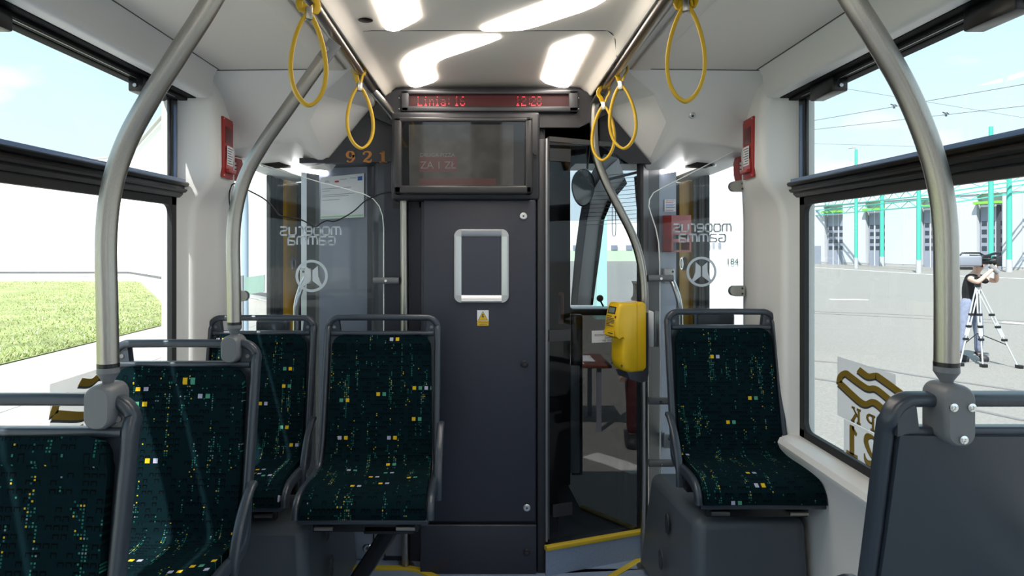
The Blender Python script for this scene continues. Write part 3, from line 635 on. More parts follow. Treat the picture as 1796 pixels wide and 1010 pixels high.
def make_seat(arm, label):
    root = thing('tram_seat', label, 'seat', (0, 0, 0), 'patterned tram seats')
    bp = yz(BP, 8); cp = yz([BP[-1]]+CP, 6)
    up_ = [q for q in bp if q[1] < -.080]; y0 = bp[0]
    top = [(-.0145-(i*.0016), -.0785-i*.0045) for i in range(9)]
    up_ = top + [q for q in bp if q[1] < -.122]
    g, o_, uv = sheet(up_, (.180, .190), .024, .020, 12, rtop=.042, dish=.012)
    MB().slab(g, o_, uv).build('backrest_cushion', FABRIC, root, 50)
    g, o_, uv = sheet(cp, (.190, .197), .024, .020, 12, dish=.010)
    MB().slab(g, o_, uv).build('seat_cushion', FABRIC, root, 50)
    full = [q for q in bp if q[1] < -.07] + cp[1:]
    g, o_, uv = sheet(full, (.192, .200), .018, -.006, 8, dish=.006)
    MB().slab(g, o_).build('seat_shell', SEATP, root, 50)
    # side frame and top handle in one sweep
    side = [(y, z) for y, z in reversed(cp[1:])] + [(y, z) for y, z in reversed(bp) if z < -.055]
    def hx(z): return .205 if z > -.45 else .205+.006*min(1, (-.45-z)/.1)
    path = [Vector((-hx(z), y-.004, z+H)) for y, z in side]
    r = .045
    for a in range(1, 8): th = a*PI/16; path.append(Vector((-.205+r*(1-math.cos(th)), -.004, -.01-r+r*math.sin(th)+H)))
    path += [Vector((-.05, -.003, -.01+H)), Vector((.05, -.003, -.01+H))]
    path += [Vector((-p.x, p.y, p.z)) for p in reversed(path[:-2])]
    b = MB(); n = len(path); m = len(side)
    sc = [1.0]*n
    b.sweep(path, rrect(.023, .036, .009), up=(1, 0, 0), scale=sc); b.build('side_frame', SEATP, root, 50)
    b = MB(); b.sweep([(-.19, -.010, -.069+H), (.19, -.010, -.069+H)], rrect(.017, .030, .006), up=(0, 0, 1)); b.build('lower_bar', SEATP, root, 50)
    for s in (-1, 1):
        b = MB(); b.prism([(s*.199, -.030), (s*.172, -.018), (s*.165, -.022), (s*.160, -.064), (s*.199, -.075)], lambda u, v, w: Vector((u, w, v+H)), -.014, .012)
        wb = b.build('corner_web', SEATP, root, 50)
        MB().lathe([(.006, 0), (.006, .002)], Matrix.Translation((s*.181, -.0145, -.045+H)) @ Matrix.Rotation(PI/2, 4, 'X'), 12).build('bolt', CLAMP, wb)
    # curved armrest blade with its web on the aisle side
    x = arm*.222
    pa = smoothpath([(x, -.085, -.385+H), (x, -.115, -.395+H), (x, -.175, -.445+H), (x, -.222, -.525+H), (x, -.236, -.605+H)], 6)
    ar = MB().sweep(pa, rrect(.026, .018, .007), up=(arm, 0, 0)).build('armrest', SEATP, root, 50)
    b = MB(); b.prism([(-.088, -.40), (-.175, -.455), (-.220, -.53), (-.234, -.60), (-.20, -.60), (-.11, -.52)], lambda u, v, w: Vector((w, u, v+H)), arm*.208, arm*.218)
    wb = b.build('armrest_web', SEATP, root, 50)
    MB().lathe([(.010, 0), (.010, .003)], Matrix.Translation((arm*.218, -.18, -.54+H)) @ Matrix.Rotation(arm*PI/2, 4, 'Y'), 14).build('bolt', CLAMP, wb)
    b = MB(); b.sweep([(-.205, -.398, -.606+H), (.205, -.398, -.606+H)], rrect(.020, .026, .008), up=(0, 0, 1)); b.build('front_rim', SEATP, root, 50)
    # mounting rails under the cushion
    b = MB(); b.box((-.17, -.36, .0), (.17, -.33, .045), .004); b.box((-.17, -.14, .0), (.17, -.10, .085), .004); b.box((-.12, -.36, .02), (-.09, -.10, .05), .003); b.box((.09, -.36, .02), (.12, -.10, .05), .003)
    mt = b.build('mounting_rail', BLACK, root)
    for xx in (-.13, .13): MB().tube([(xx-.03, -.375, .02), (xx+.03, -.375, .02)], .008, 10).build('clamp_bolt', STEEL, mt)
    return root
def copy_thing(o, loc, label, rz=0):
    c = o.copy(); COL.objects.link(c); c.location = loc; c.rotation_euler.z = rz; c['label'] = label
    for ch in [x for x in bpy.data.objects if x.parent == o]:
        d = ch.copy(); COL.objects.link(d); d.parent = c
        for g in [x for x in bpy.data.objects if x.parent == ch]:
            e_ = g.copy(); COL.objects.link(e_); e_.parent = d
    return c
SEATS = {}
s1 = make_seat(1, 'patterned seat nearest the lower left corner under the thick grab pole')
SEATS[1] = (-.872, 1.24, -.279)
SEATS[2] = (-.872, 1.90, -.272)
SEATS[3] = (-.892, 2.60, -.275)
SEATS['c'] = (-.392, 2.46, -.258)
SEATS['r'] = (.898, 2.545, -.245)
SEATS['f'] = (.935, 1.19, -.268)
sr = make_seat(-1, 'single patterned seat on the slate box at the right window')
def put(o, key): x, y, z = SEATS[key]; o.location = (x, y, z-H)
put(s1, 1); put(sr, 'r')
def cp_(key, lab, rz=0): x, y, z = SEATS[key]; return copy_thing(s1, (x, y, z-H), lab, rz)
cp_(2, 'second patterned seat in the left window row, with a thinner grab pole on its rail')
cp_(3, 'patterned seat at the left pillar in front of the glass windbreak')
cp_('c', 'patterned cantilever seat in front of the navy cabinet, carried by a black strut')
cp_('f', 'forward-facing seat showing its plain slate plastic back, lower right', PI)

# seat boxes
def seat_box(label, pts_top, pts_bot, z0, z1, holes, hole_side):
    """box with battered sides; outline given clockwise at the top and at the bottom"""
    c = sum((Vector((*p, 0)) for p in pts_bot), Vector())/len(pts_bot)
    r = thing('seat_box', label, 'seat box', (c.x, c.y, z0))
    b = MB(); t = [b.bm.verts.new((x, y, z1)) for x, y in pts_top]; bo = [b.bm.verts.new((x, y, z0)) for x, y in pts_bot]; n = len(t)
    b.bm.faces.new(t); b.bm.faces.new(bo[::-1])
    for i in range(n): b.bm.faces.new([t[i], t[(i+1) % n], bo[(i+1) % n], bo[i]])
    o = b.build('box_shell', BOXP, r, 40)
    bv = o.modifiers.new('round edges', 'BEVEL'); bv.width = .035; bv.segments = 4; bv.limit_method = 'ANGLE'; bv.angle_limit = .5
    for p in holes:
        p = Vector(p); nx = hole_side
        pr = [(1.0, .004), (1.12, .003), (1.15, -.004), (.92, -.001), (.80, .002), (.3, .003)]
        g = MB(); R = Matrix.Translation(p) @ Matrix.Rotation(nx*PI/2, 4, 'Y') @ Matrix.Diagonal((.036, .020, 1, 1))
        seg = 24; rings = []
        for rr, h in [(1.10, -.002), (1.08, .002), (1.0, .003), (.93, .0015), (.0, .0012)]:
            rings.append([g.bm.verts.new(R @ Vector((rr*math.cos(2*PI*k/seg), rr*math.sin(2*PI*k/seg), h))) for k in range(seg)])
        for a, d in zip(rings, rings[1:]):
            for k in range(seg): g.bm.faces.new([a[k], a[(k+1) % seg], d[(k+1) % seg], d[k]])
        g.build('finger_recess', mat('recess', (.028, .034, .042), .45), r, 40)
    return r
seat_box('slate seat box with two oval recesses under the right single seat', [(.705, 2.22), (1.08, 2.22), (1.08, 2.69), (.665, 2.69)], [(.68, 2.17), (1.085, 2.17), (1.085, 2.72), (.62, 2.72)], FLOOR, -.925,
         [(.666, 2.44, -1.035), (.642, 2.44, -1.165)], -1)
seat_box('slate seat box with two oval recesses under the left pillar seat', [(-1.085, 2.22), (-.62, 2.22), (-.575, 2.72), (-1.085, 2.72)], [(-1.09, 2.17), (-.59, 2.17), (-.535, 2.74), (-1.09, 2.74)], FLOOR, -.945,
         [(-.582, 2.38, -1.03), (-.567, 2.38, -1.16)], 1)
seat_box('long slate box under the two nearer seats of the left row', [(-1.08, .8), (-.70, .8), (-.70, 1.86), (-1.08, 1.86)], [(-1.085, .78), (-.68, .78), (-.68, 1.88), (-1.085, 1.88)], FLOOR, -.945, [], 1)
seat_box('slate box under the forward-facing seat', [(.74, 1.2), (1.08, 1.2), (1.08, 1.62), (.74, 1.62)], [(.72, 1.18), (1.085, 1.18), (1.085, 1.64), (.72, 1.64)], FLOOR, -.935, [], -1)
# black cantilever strut
st = thing('seat_strut', 'black angled steel strut under the middle seat', 'strut', (-.55, 2.3, -1.28))
pa = smoothpath([(-.63, 2.36, -1.235), (-.56, 2.355, -1.24), (-.49, 2.34, -1.215), (-.42, 2.32, -1.12), (-.34, 2.29, -.99), (-.265, 2.26, -.885)], 6)
MB().sweep(pa, rrect(.055, .075, .012), up=(0, 0, 1)).build('strut_bar', BLACK, st)
MB().lathe([(.028, 0), (.028, .012), (.014, .014), (.014, .028)], Matrix.Translation((-.600, 2.30, -1.235)) @ Matrix.Rotation(PI/2, 4, 'X'), 6).build('strut_bolt', STEEL, st)
MB().box((-.40, 2.10, -.925), (-.24, 2.40, -.895), .005).build('strut_head', BLACK, st)

# ================================================================ poles and rails
def grab_rail(s, label):
    r = thing('grab_rail', label, 'handrail', (.45*s, 1.0, .62))
    a = Vector((.440*s, 0.9, .622)); e1 = Vector((.462*s, 2.60, .622))
    MB().tube([a, e1], .0185, 18).build('rail_tube', STEEL, r, 60)
    b = MB(); b.tube([e1-Vector((0, .006, 0)), e1+Vector((0, .004, 0))], .0195, 18); b.build('joint_ring', mat('joint', (.25, .25, .25), .4, .8), r)
    if s < 0: pts = [e1, P(668, 176, 2.64), P(690, 204, 2.70), P(702, 226, 2.715), P(707, 262, 2.72), P(709, 330, 2.72)]
    else: pts = [e1, P(1052, 168, 2.66), P(1045, 180, 2.70), P(1042, 200, 2.71), P(1042, 240, 2.715)]
    if s < 0:
        pts = smoothpath(pts, 6); pts += [P(712, 996, 2.72)]
    else:
        pts = smoothpath(pts + [P(1046, 275, 2.715), P(1062, 318, 2.715), P(1086, 366, 2.715), P(1108, 410, 2.715), P(1122, 452, 2.715), P(1129, 500, 2.715), P(1130, 560, 2.715)], 6) + [P(1131, 990, 2.715)]
    MB().tube(pts, .0172, 18).build('bent_pole', STEEL, r, 60)
    MB().lathe([(.034, 0), (.034, .006), (.02, .01)], Matrix.Translation((pts[-1].x, pts[-1].y, FLOOR)), 20).build('floor_flange', STEEL, r)
    return r
grab_rail(-1, 'steel ceiling grab rail on the left, bending down into a straight pole by the cabinet')
grab_rail(1, 'steel ceiling grab rail on the right, bending into a curved pole beside the ticket machine')
def seat_pole(label, px, Y, rad, kind, clampz):
    p0 = P(*px[0], Y); r = thing('seat_pole', label, 'pole', (p0.x, Y, clampz-.06))
    pts = smoothpath([P(x, y, Y) for x, y in px], 8)
    MB().tube(pts, rad, 20).build('pole_tube', STEEL, r, 60)
    x, z = p0.x, p0.z
    MB().lathe([(rad*1.04, .006), (rad*1.04, -.002)], Matrix.Translation((x, Y, z)), 20).build('black_ring', BLACK, r)
    MB().lathe([(rad*1.03, 0), (rad*1.05, -.010), (rad*.55, -.026), (rad*.5, -.040)], Matrix.Translation((x, Y, z-.002)), 20).build('clamp_neck', CLAMP, r)
    w, h = rad*2.75, z-.030-(clampz-.055)
    b = MB(); prof = rrect(w, h, w*.42, 5)
    for dy, q in ((-.034, .86), (-.028, .97), (-.004, 1.0)): pass
    rings = []
    zc = (z-.030+clampz-.055)/2
    for dy, q in ((-.036, .80), (-.033, .90), (-.024, .985), (.0, 1.0), (.024, .985), (.033, .90), (.036, .80)):
        rings.append([b.bm.verts.new((x+a*q, Y+dy-.004, zc+c*(1-(1-q)*w/h))) for a, c in prof])
    for A, B in zip(rings, rings[1:]):
        for k in range(len(A)): b.bm.faces.new([A[k], A[(k+1) % len(A)], B[(k+1) % len(A)], B[k]])
    b.bm.faces.new(rings[0]); b.bm.faces.new(rings[-1][::-1])
    cb = b.build('clamp_body', CLAMP, r, 40)
    if kind == 'screws':
        for a, c in ((-.3, .16), (.28, .16), (.02, -.36)):
            MB().lathe([(.0075, 0), (.0075, .003), (.003, .004), (.003, .002), (.0005, .002)], Matrix.Translation((x+a*w, Y-.0405, zc+c*h)) @ Matrix.Rotation(PI/2, 4, 'X'), 14).build('clamp_screw', CHROME, cb)
    return r
seat_pole('thick curved steel pole rising from the nearest left seat', [(190, 642), (188, 540), (186, 420), (196, 330), (222, 250), (262, 175), (310, 98), (372, 0), (440, -130)], 1.24, .0190, 'plain', -.285)
sp2 = seat_pole('curved steel pole bolted to the left ceiling rail by a flat grey bracket', [(411, 568), (410, 500), (409, 420), (415, 362), (432, 306), (462, 252), (505, 190), (566, 104)], 1.90, .0195, 'plain', -.280)
seat_pole('thick curved steel pole rising from the forward-facing right seat', [(1660, 640), (1660, 500), (1657, 390), (1645, 310), (1620, 230), (1585, 150), (1540, 72), (1495, 0), (1400, -160)], 1.19, .0200, 'screws', -.300)
# flat bracket between pole and rail
b = MB(); q = [P(561, 111, 1.90), P(588, 74, 1.90)]; b.sweep(q, rrect(.040, .012, .003), up=(1, 0, 1)); b.build('pole_bracket', CLAMP, sp2)
b = MB(); b.lathe([(.007, 0), (.007, .003)], Matrix.Translation(P(574, 86, 1.89)) @ Matrix.Rotation(PI/2, 4, 'X'), 12); b.build('bracket_bolt', CHROME, sp2)
# ---- yellow strap handles
def strap(label, cx, Y, ytop, yclip, ybot, wpx, lean=0, ry=0):
    """loop over the rail, pinched in a steel clip, open drop below"""
    k = Y/F; c = P(cx, yclip, Y); r = thing('strap_handle', label, 'strap', tuple(P(cx, ybot, Y)), 'yellow strap handles')
    def W(u, v): return c + Vector((math.cos(ry)*u, math.sin(ry)*u, v))
    h = (yclip-ybot)*k; w = wpx*k/2; lo = []
    for a in range(-20, 21):
        t = a/20; ph = t*PI
        vv = h*(.5+.5*math.cos(ph)); vv = h*(1-abs(t))**1.0 if False else vv
        lo.append((math.sin(ph)*w*(.62+.38*(vv/h))*(1 if True else 1) , vv))
    pts = []
    for t in [i/24 for i in range(49)]:
        # drop shape: narrow at the clip, round below
        if t <= 1: s, tt = -1, t
        else: s, tt = 1, 2-t
        vv = h*(1-(1-math.sin(tt*PI/2))) if False else h*tt
        ww = w*math.sin(PI*min(1, tt)**1.7)**.75 if tt < .999 else 0
        pts.append((s*ww, h*(1-math.cos(tt*PI))/2))
    path = []
    n = 40
    for i in range(n+1):
        ph = PI*i/n                       # 0 at clip, PI at the bottom, going down the left side
        yv = (1-math.cos(ph))/2
        ww = w*(math.sin(ph)**1.25)*(.72+.55*yv)
        path.append((-ww, h*yv))
    path = path + [(-u, v) for u, v in reversed(path[:-1])]
    path = [(u if i not in (0, len(path)-1) else (-.004 if i == 0 else .004), v) for i, (u, v) in enumerate(path)]
    MB().sweep([W(u+lean*v, v) for u, v in path], rrect(.0092, .017, .003), up=(0, 1, 0) if False else None, cap=True).build('hanging_loop', YSTRAP, r, 50)
    # upper loop round the rail
    ht = (yclip-ytop)*k; rr = .0225; pts = []
    zc = ht-rr
    for i in range(25):
        a = -PI*.30+ (PI*1.6)*i/24; pts.append((rr*math.cos(a), zc+rr*math.sin(a)))
    pts = [(.004, .012), (.008, .022)] + pts + [(-.008, .022), (-.004, .012)]
    MB().sweep([W(u, v) for u, v in pts], rrect(.0060, .017, .002)).build('rail_loop', YSTRAP, r, 50)
    cl = MB(); a_ = .0085
    M = Matrix.Translation(c) @ Matrix.Rotation(ry, 4, 'Z')
    cl.box((-a_, -.0105, -.016), (a_, .0105, .016), .003, M=M); cl.build('steel_clip', mat('clip_steel', (.5, .48, .45), .3, 1), r)
    return r
strap('large yellow strap nearest on the left rail, crossing the curved pole', 541, 1.62, -8, 24, 185, 60, 0, .5)
strap('small yellow strap on the left rail, above the amber number', 630, 2.33, 110, 152, 260, 46, -.03, .5)
strap('large yellow strap nearest on the right rail', 1203, 1.62, -14, 10, 178, 62, 0, -.3)
strap('yellow strap second from the front on the right rail', 1089, 2.33, 112, 150, 261, 46, -.05, -.5)
strap('yellow strap hanging in front of the bent end of the right rail', 1059, 2.56, 152, 186, 281, 40, .02, -.5)

# ================================================================ glass windbreaks
YG = 2.74
LET = {'m': [[(0, 0), (0, .62), (.12, 1), (.88, 1), (1, .80), (1, 0)], [(.5, 0), (.5, .95)]], 'o': [[(.15, 0), (.85, 0), (1, .2), (1, .8), (.85, 1), (.15, 1), (0, .8), (0, .2), (.15, 0)]],
       'd': [[(.85, 1), (.15, 1), (0, .8), (0, .2), (.15, 0), (.85, 0), (1, .2), (1, .8), (.85, 1)]], 'e': [[(.95, 0), (.15, 0), (0, .2), (0, .8), (.15, 1), (.85, 1), (1, .8), (.9, .48), (.1, .48)]],
       'r': [[(0, 0), (0, .75), (.2, 1), (.9, 1)]], 'u': [[(0, 1), (0, .2), (.2, 0), (1, 0), (1, 1)]], 's': [[(1, 1), (.15, 1), (0, .82), (.1, .58), (.9, .46), (1, .2), (.85, 0), (0, 0)]],
       'g': [[(1, 1), (.15, 1), (0, .8), (0, .2), (.15, 0), (.85, 0), (1, .2), (.95, .45), (.4, .52)]], 'a': [[(0, 1), (.85, 1), (1, .8), (1, 0), (.15, 0), (0, .2), (.1, .45), (1, .55)]]}
def windbreak(label, outline, s, txt, logo, clamps):
    c = P(*outline[0], YG); r = thing('glass_windbreak', label, 'windbreak', (c.x, YG, -.7))
    pts = [((x-CX)/F*YG, (CY-y)/F*YG) for x, y in outline]
    fn = lambda u, v, w: Vector((u, w, v))
    MB().prism(pts, fn, YG-.004, YG+.004).build('glass_sheet', PGLASS, r, 0)
    edge = [Vector((u, YG, v)) for u, v in pts]
    MB().sweep(edge[:-1], rrect(.0036, .009, .001)).build('polished_edge', GEDGE, r)
    k = YG/F
    dp = plane((0, YG+.0045, 0), (1, 0, 0), (0, 0, 1), (0, 1, 0))
    for word, xr, xl, ytop, ybot in txt:
        n = len(word); wid = {'r': .72}
        tot = sum(wid.get(ch, 1.35 if ch == 'm' else 1) for ch in word) + .32*(n-1); unit = (xr-xl)/tot; x = xr
        b = MB()
        for ch in word:
            lw = wid.get(ch, 1.35 if ch == 'm' else 1)*unit
            for ln in LET[ch]:
                q = [((x-u*lw-CX)*k, (CY-(ybot-v*(ybot-ytop)))*k) for u, v in ln]
                strip(b, q, 2.8*k, dp, 0, .0006, 1)
                for u, v in q[1:-1]: b.prism([(u+1.4*k*math.cos(a*PI/4), v+1.4*k*math.sin(a*PI/4)) for a in range(8)], dp, 0, .0006)
            x -= lw+.32*unit
        b.build('etched_word', ETCH, r, 0)
    lx, ly, lr = logo; cu, cv = (lx-CX)*k, (CY-ly)*k; R = lr*k
    b = MB(); ring = [(cu+R*.9*math.cos(a*PI/24), cv+R*.9*math.sin(a*PI/24)) for a in range(49)]; strip(b, ring, R*.16, dp, 0, .0006, 1)
    for q in (-1, 1):
        b.prism([(cu+q*R*x, cv+R*y) for x, y in ((.05, .34), (.38, .62), (.40, -.02), (.52, -.36), (.66, -.58), (.50, -.64), (.05, -.30))], dp, 0, .0006)
    b.build('etched_emblem', ETCH, r, 0)
    for x, y in clamps:
        p = P(x, y, YG); sg = 1 if x > CX else -1
        g = MB(); o2 = [(0, .022), (0, -.022)] + [(-.038-.022*math.sin(a*PI/8), -.022*math.cos(a*PI/8)) for a in range(9)]
        g.prism([(p.x+sg*u, p.z+v) for u, v in o2], fn, YG-.014, YG-.005); g.prism([(p.x+sg*u, p.z+v) for u, v in o2], fn, YG+.005, YG+.014)
        q = g.build('glass_clamp', mat('clamp_metal', (.40, .40, .37), .3, .7), r, 40)
        for dz in (.011, -.011): MB().lathe([(.0045, 0), (.0045, .002)], Matrix.Translation((p.x-sg*.010, YG-.014, p.z+dz)) @ Matrix.Rotation(PI/2, 4, 'X'), 10).build('clamp_screw', INK, q)
    return r
windbreak('left glass windbreak with white mirrored lettering and a round emblem', [(412, 276), (440, 283), (500, 301), (560, 319), (610, 332), (640, 341), (655, 349), (665, 361), (671, 378), (673, 400), (673, 900), (412, 900)], -1,
          [('moderus', 597, 491, 398, 412), ('gamma', 587, 505, 415, 429)], (546, 484, 29), [(411, 519)])
windbreak('right glass windbreak with white mirrored lettering and a round emblem', [(1305, 256), (1250, 284), (1200, 310), (1160, 330), (1146, 338), (1139, 350), (1138, 362), (1142, 376), (1150, 400), (1155, 425), (1157, 460), (1158, 850), (1305, 850)], 1,
          [('moderus', 1283, 1182, 393, 406), ('gamma', 1273, 1192, 411, 424)], (1231, 476.5, 27), [(1304, 327), (1304, 510)])
def pole_arm(label, xa, xb, y):
    a, b_ = P(xa, y, 2.727), P(xb, y, 2.727); r = thing('clamp_arm', label, 'clamp', tuple((a+b_)/2), 'grey arms joining poles and windbreaks')
    MB().sweep([a, b_], rrect(.027, .034, .010), up=(0, 0, 1)).build('arm_body', CLAMP, r, 50)
    c = (a+b_)/2; MB().lathe([(.0055, 0), (.0055, .002), (.0025, .002), (.0025, .001)], Matrix.Translation(c+Vector((0, -.017, 0))) @ Matrix.Rotation(PI/2, 4, 'X'), 12).build('arm_screw', CHROME, r)
pole_arm('grey clamp arm between the left pole and the left windbreak', 655, 700, 492)
pole_arm('uppermost grey clamp arm on the right pole, by the silver grip', 1136, 1180, 488)
pole_arm('middle grey clamp arm on the right pole, below the ticket machine', 1136, 1177, 703)
pole_arm('lowest grey clamp arm on the right pole, just over the seat box', 1136, 1180, 812)
# sheet notice and cable on the left
o = P(600.5, 346, 2.935)
nt_ = thing('paper_notice', 'white printed notice with a blue flag on the left cab wall', 'notice', tuple(P(600, 385, 2.935)))
k = 2.93/F; A = lambda x, y, w=0: Vector(((x-CX)*k, 2.945-.020*(x-561)/79-w-.004, (CY-y)*k))
b = MB(); b.slab([[A(561, 311), A(639, 304)], [A(561, 384), A(639, 381)]], [[Vector((0, .0006, 0))]*2]*2); b.build('sheet', mat('notice_paper', (.86, .9, .95), .5), nt_, 0)
b = MB()
for y, x0, x1 in ((331, 564, 616), (335, 564, 578), (342, 564, 622), (345, 564, 612), (351, 564, 596)): b.face([A(x0, y+1-(x0-561)*.06, .001), A(x1, y+1-(x1-561)*.06, .001), A(x1, y-(x1-561)*.06, .001), A(x0, y-(x0-561)*.06, .001)])
for y, x0, x1 in ((317, 569, 576), (319, 569, 578), (314, 596, 608), (312, 614, 626)): b.face([A(x0, y+.8, .001), A(x1, y+.4, .001), A(x1, y-.5, .001), A(x0, y-.1, .001)])
b.build('print_lines', mat('grey_ink', (.35, .38, .45), .7), nt_, 0)
MB().slab([[A(628, 310, .001), A(636, 309.3, .001)], [A(628, 317, .001), A(636, 316.4, .001)]], [[Vector((0, -.0004, 0))]*2]*2).build('blue_flag', INKB, nt_, 0)
MB().slab([[A(587, 317, .001), A(594, 316.5, .001)], [A(587, 320, .001), A(594, 319.5, .001)]], [[Vector((0, -.0004, 0))]*2]*2).build('red_mark', INKR, nt_, 0)
MB().slab([[A(562, 379.5, .001), A(638, 376, .001)], [A(562, 382, .001), A(638, 378.6, .001)]], [[Vector((0, -.0004, 0))]*2]*2).build('green_band', INKG, nt_, 0)
cb = smoothpath([P(690, 338, 2.70), P(676, 338, 2.70), P(660, 343, 2.71), P(641, 352, 2.72), P(622, 369, 2.72), P(605, 380, 2.72), P(587, 388, 2.72), P(573, 387, 2.72), P(562, 392, 2.72), P(552, 398, 2.72), P(530, 386, 2.72), P(508, 381, 2.70), P(490, 377, 2.69), P(478, 362, 2.68), P(462, 348, 2.67), P(440, 336, 2.66), P(420, 326, 2.655), P(411, 322, 2.65), P(405, 328, 2.65), P(402, 345, 2.65), P(405, 374, 2.65), P(412, 400, 2.66)], 5)
tag(MB().tube(cb, .0028, 8).build('cable', mat('cable_black', (.012, .012, .014), .5), None, 60), 'thin black cable sagging from the monitor to the left pillar', 'cable')

# ================================================================ lights in the ceiling
def ceiling_light(label, pts, dy0=0):
    w = [((x*.26726+620-CX), (431-y*.26726)) for x, y in pts]
    zz = .668; q = []
    for dx, dy in w: Y = zz*F/dy; q.append((dx/F*Y, Y-dy0))
    # round the corners a little
    c = sum((Vector(p) for p in q), Vector((0, 0)))/len(q); r = thing('ceiling_light', label, 'ceiling light', (c.x, c.y, .67), 'ceiling lights')
    MB().prism(q, lambda u, v, k: Vector((u, v, k)), .664, .672).build('diffuser', LIGHT, r, 0)
ceiling_light('white ceiling light panel cut off by the top edge, left side', [(60, -180), (110, -60), (205, 175), (215, 188), (260, 198), (295, 194), (415, 132), (436, 112), (434, 95), (395, -60), (365, -180)])
ceiling_light('curved white ceiling light over the left half of the line display', [(968, 243), (955, 239), (700, 240), (640, 258), (560, 285), (420, 337), (370, 360), (335, 392), (318, 430), (322, 455), (360, 545), (372, 560), (405, 569), (440, 563), (525, 535), (545, 520), (545, 505), (528, 455), (530, 430), (548, 402), (600, 375), (760, 322), (900, 272)])
ceiling_light('long sweeping ceiling light cut off by the top edge, right side', [(835, 187), (850, 196), (900, 197), (1040, 196), (1110, 190), (1200, 167), (1350, 118), (1500, 70), (1590, 32), (1640, 0), (1750, -90), (1790, -170), (1500, -170), (1480, -60), (1310, 2), (1000, 115), (845, 178)])
ceiling_light('tapered ceiling light over the right half of the line display', [(1236, 520), (1240, 500), (1300, 322), (1310, 305), (1335, 290), (1470, 246), (1500, 240), (1548, 241), (1560, 252), (1556, 268), (1418, 552), (1408, 566), (1385, 569), (1345, 566), (1260, 540)])
for i, dy0 in enumerate((2.2, 3.9)):  # added unseen panels behind the camera to brighten the interior
    ceiling_light(('added unseen ceiling light panel behind the viewer, nearer one', 'added unseen ceiling light panel behind the viewer, at the rear end')[i], [(1236, 520), (1240, 500), (1300, 322), (1310, 305), (1335, 290), (1470, 246), (1500, 240), (1548, 241), (1560, 252), (1556, 268), (1418, 552), (1408, 566), (1385, 569), (1345, 566), (1260, 540)], dy0)
    ceiling_light(('added unseen curved ceiling light behind the viewer, nearer one', 'added unseen curved ceiling light behind the viewer, at the rear end')[i], [(968, 243), (955, 239), (700, 240), (560, 285), (420, 337), (335, 392), (318, 430), (360, 545), (405, 569), (525, 535), (545, 505), (528, 455), (548, 402), (600, 375), (760, 322), (900, 272)], dy0)
p = P(641, 34, 1.94); tag(MB().lathe([(.018, -.003), (.022, -.001), (.014, .001), (.01, .01)], Matrix.Translation((p.x, p.y, .668)), 24).build('ceiling_sensor', BLACK), 'small dark round hole in the ceiling near the left rail', 'sensor')

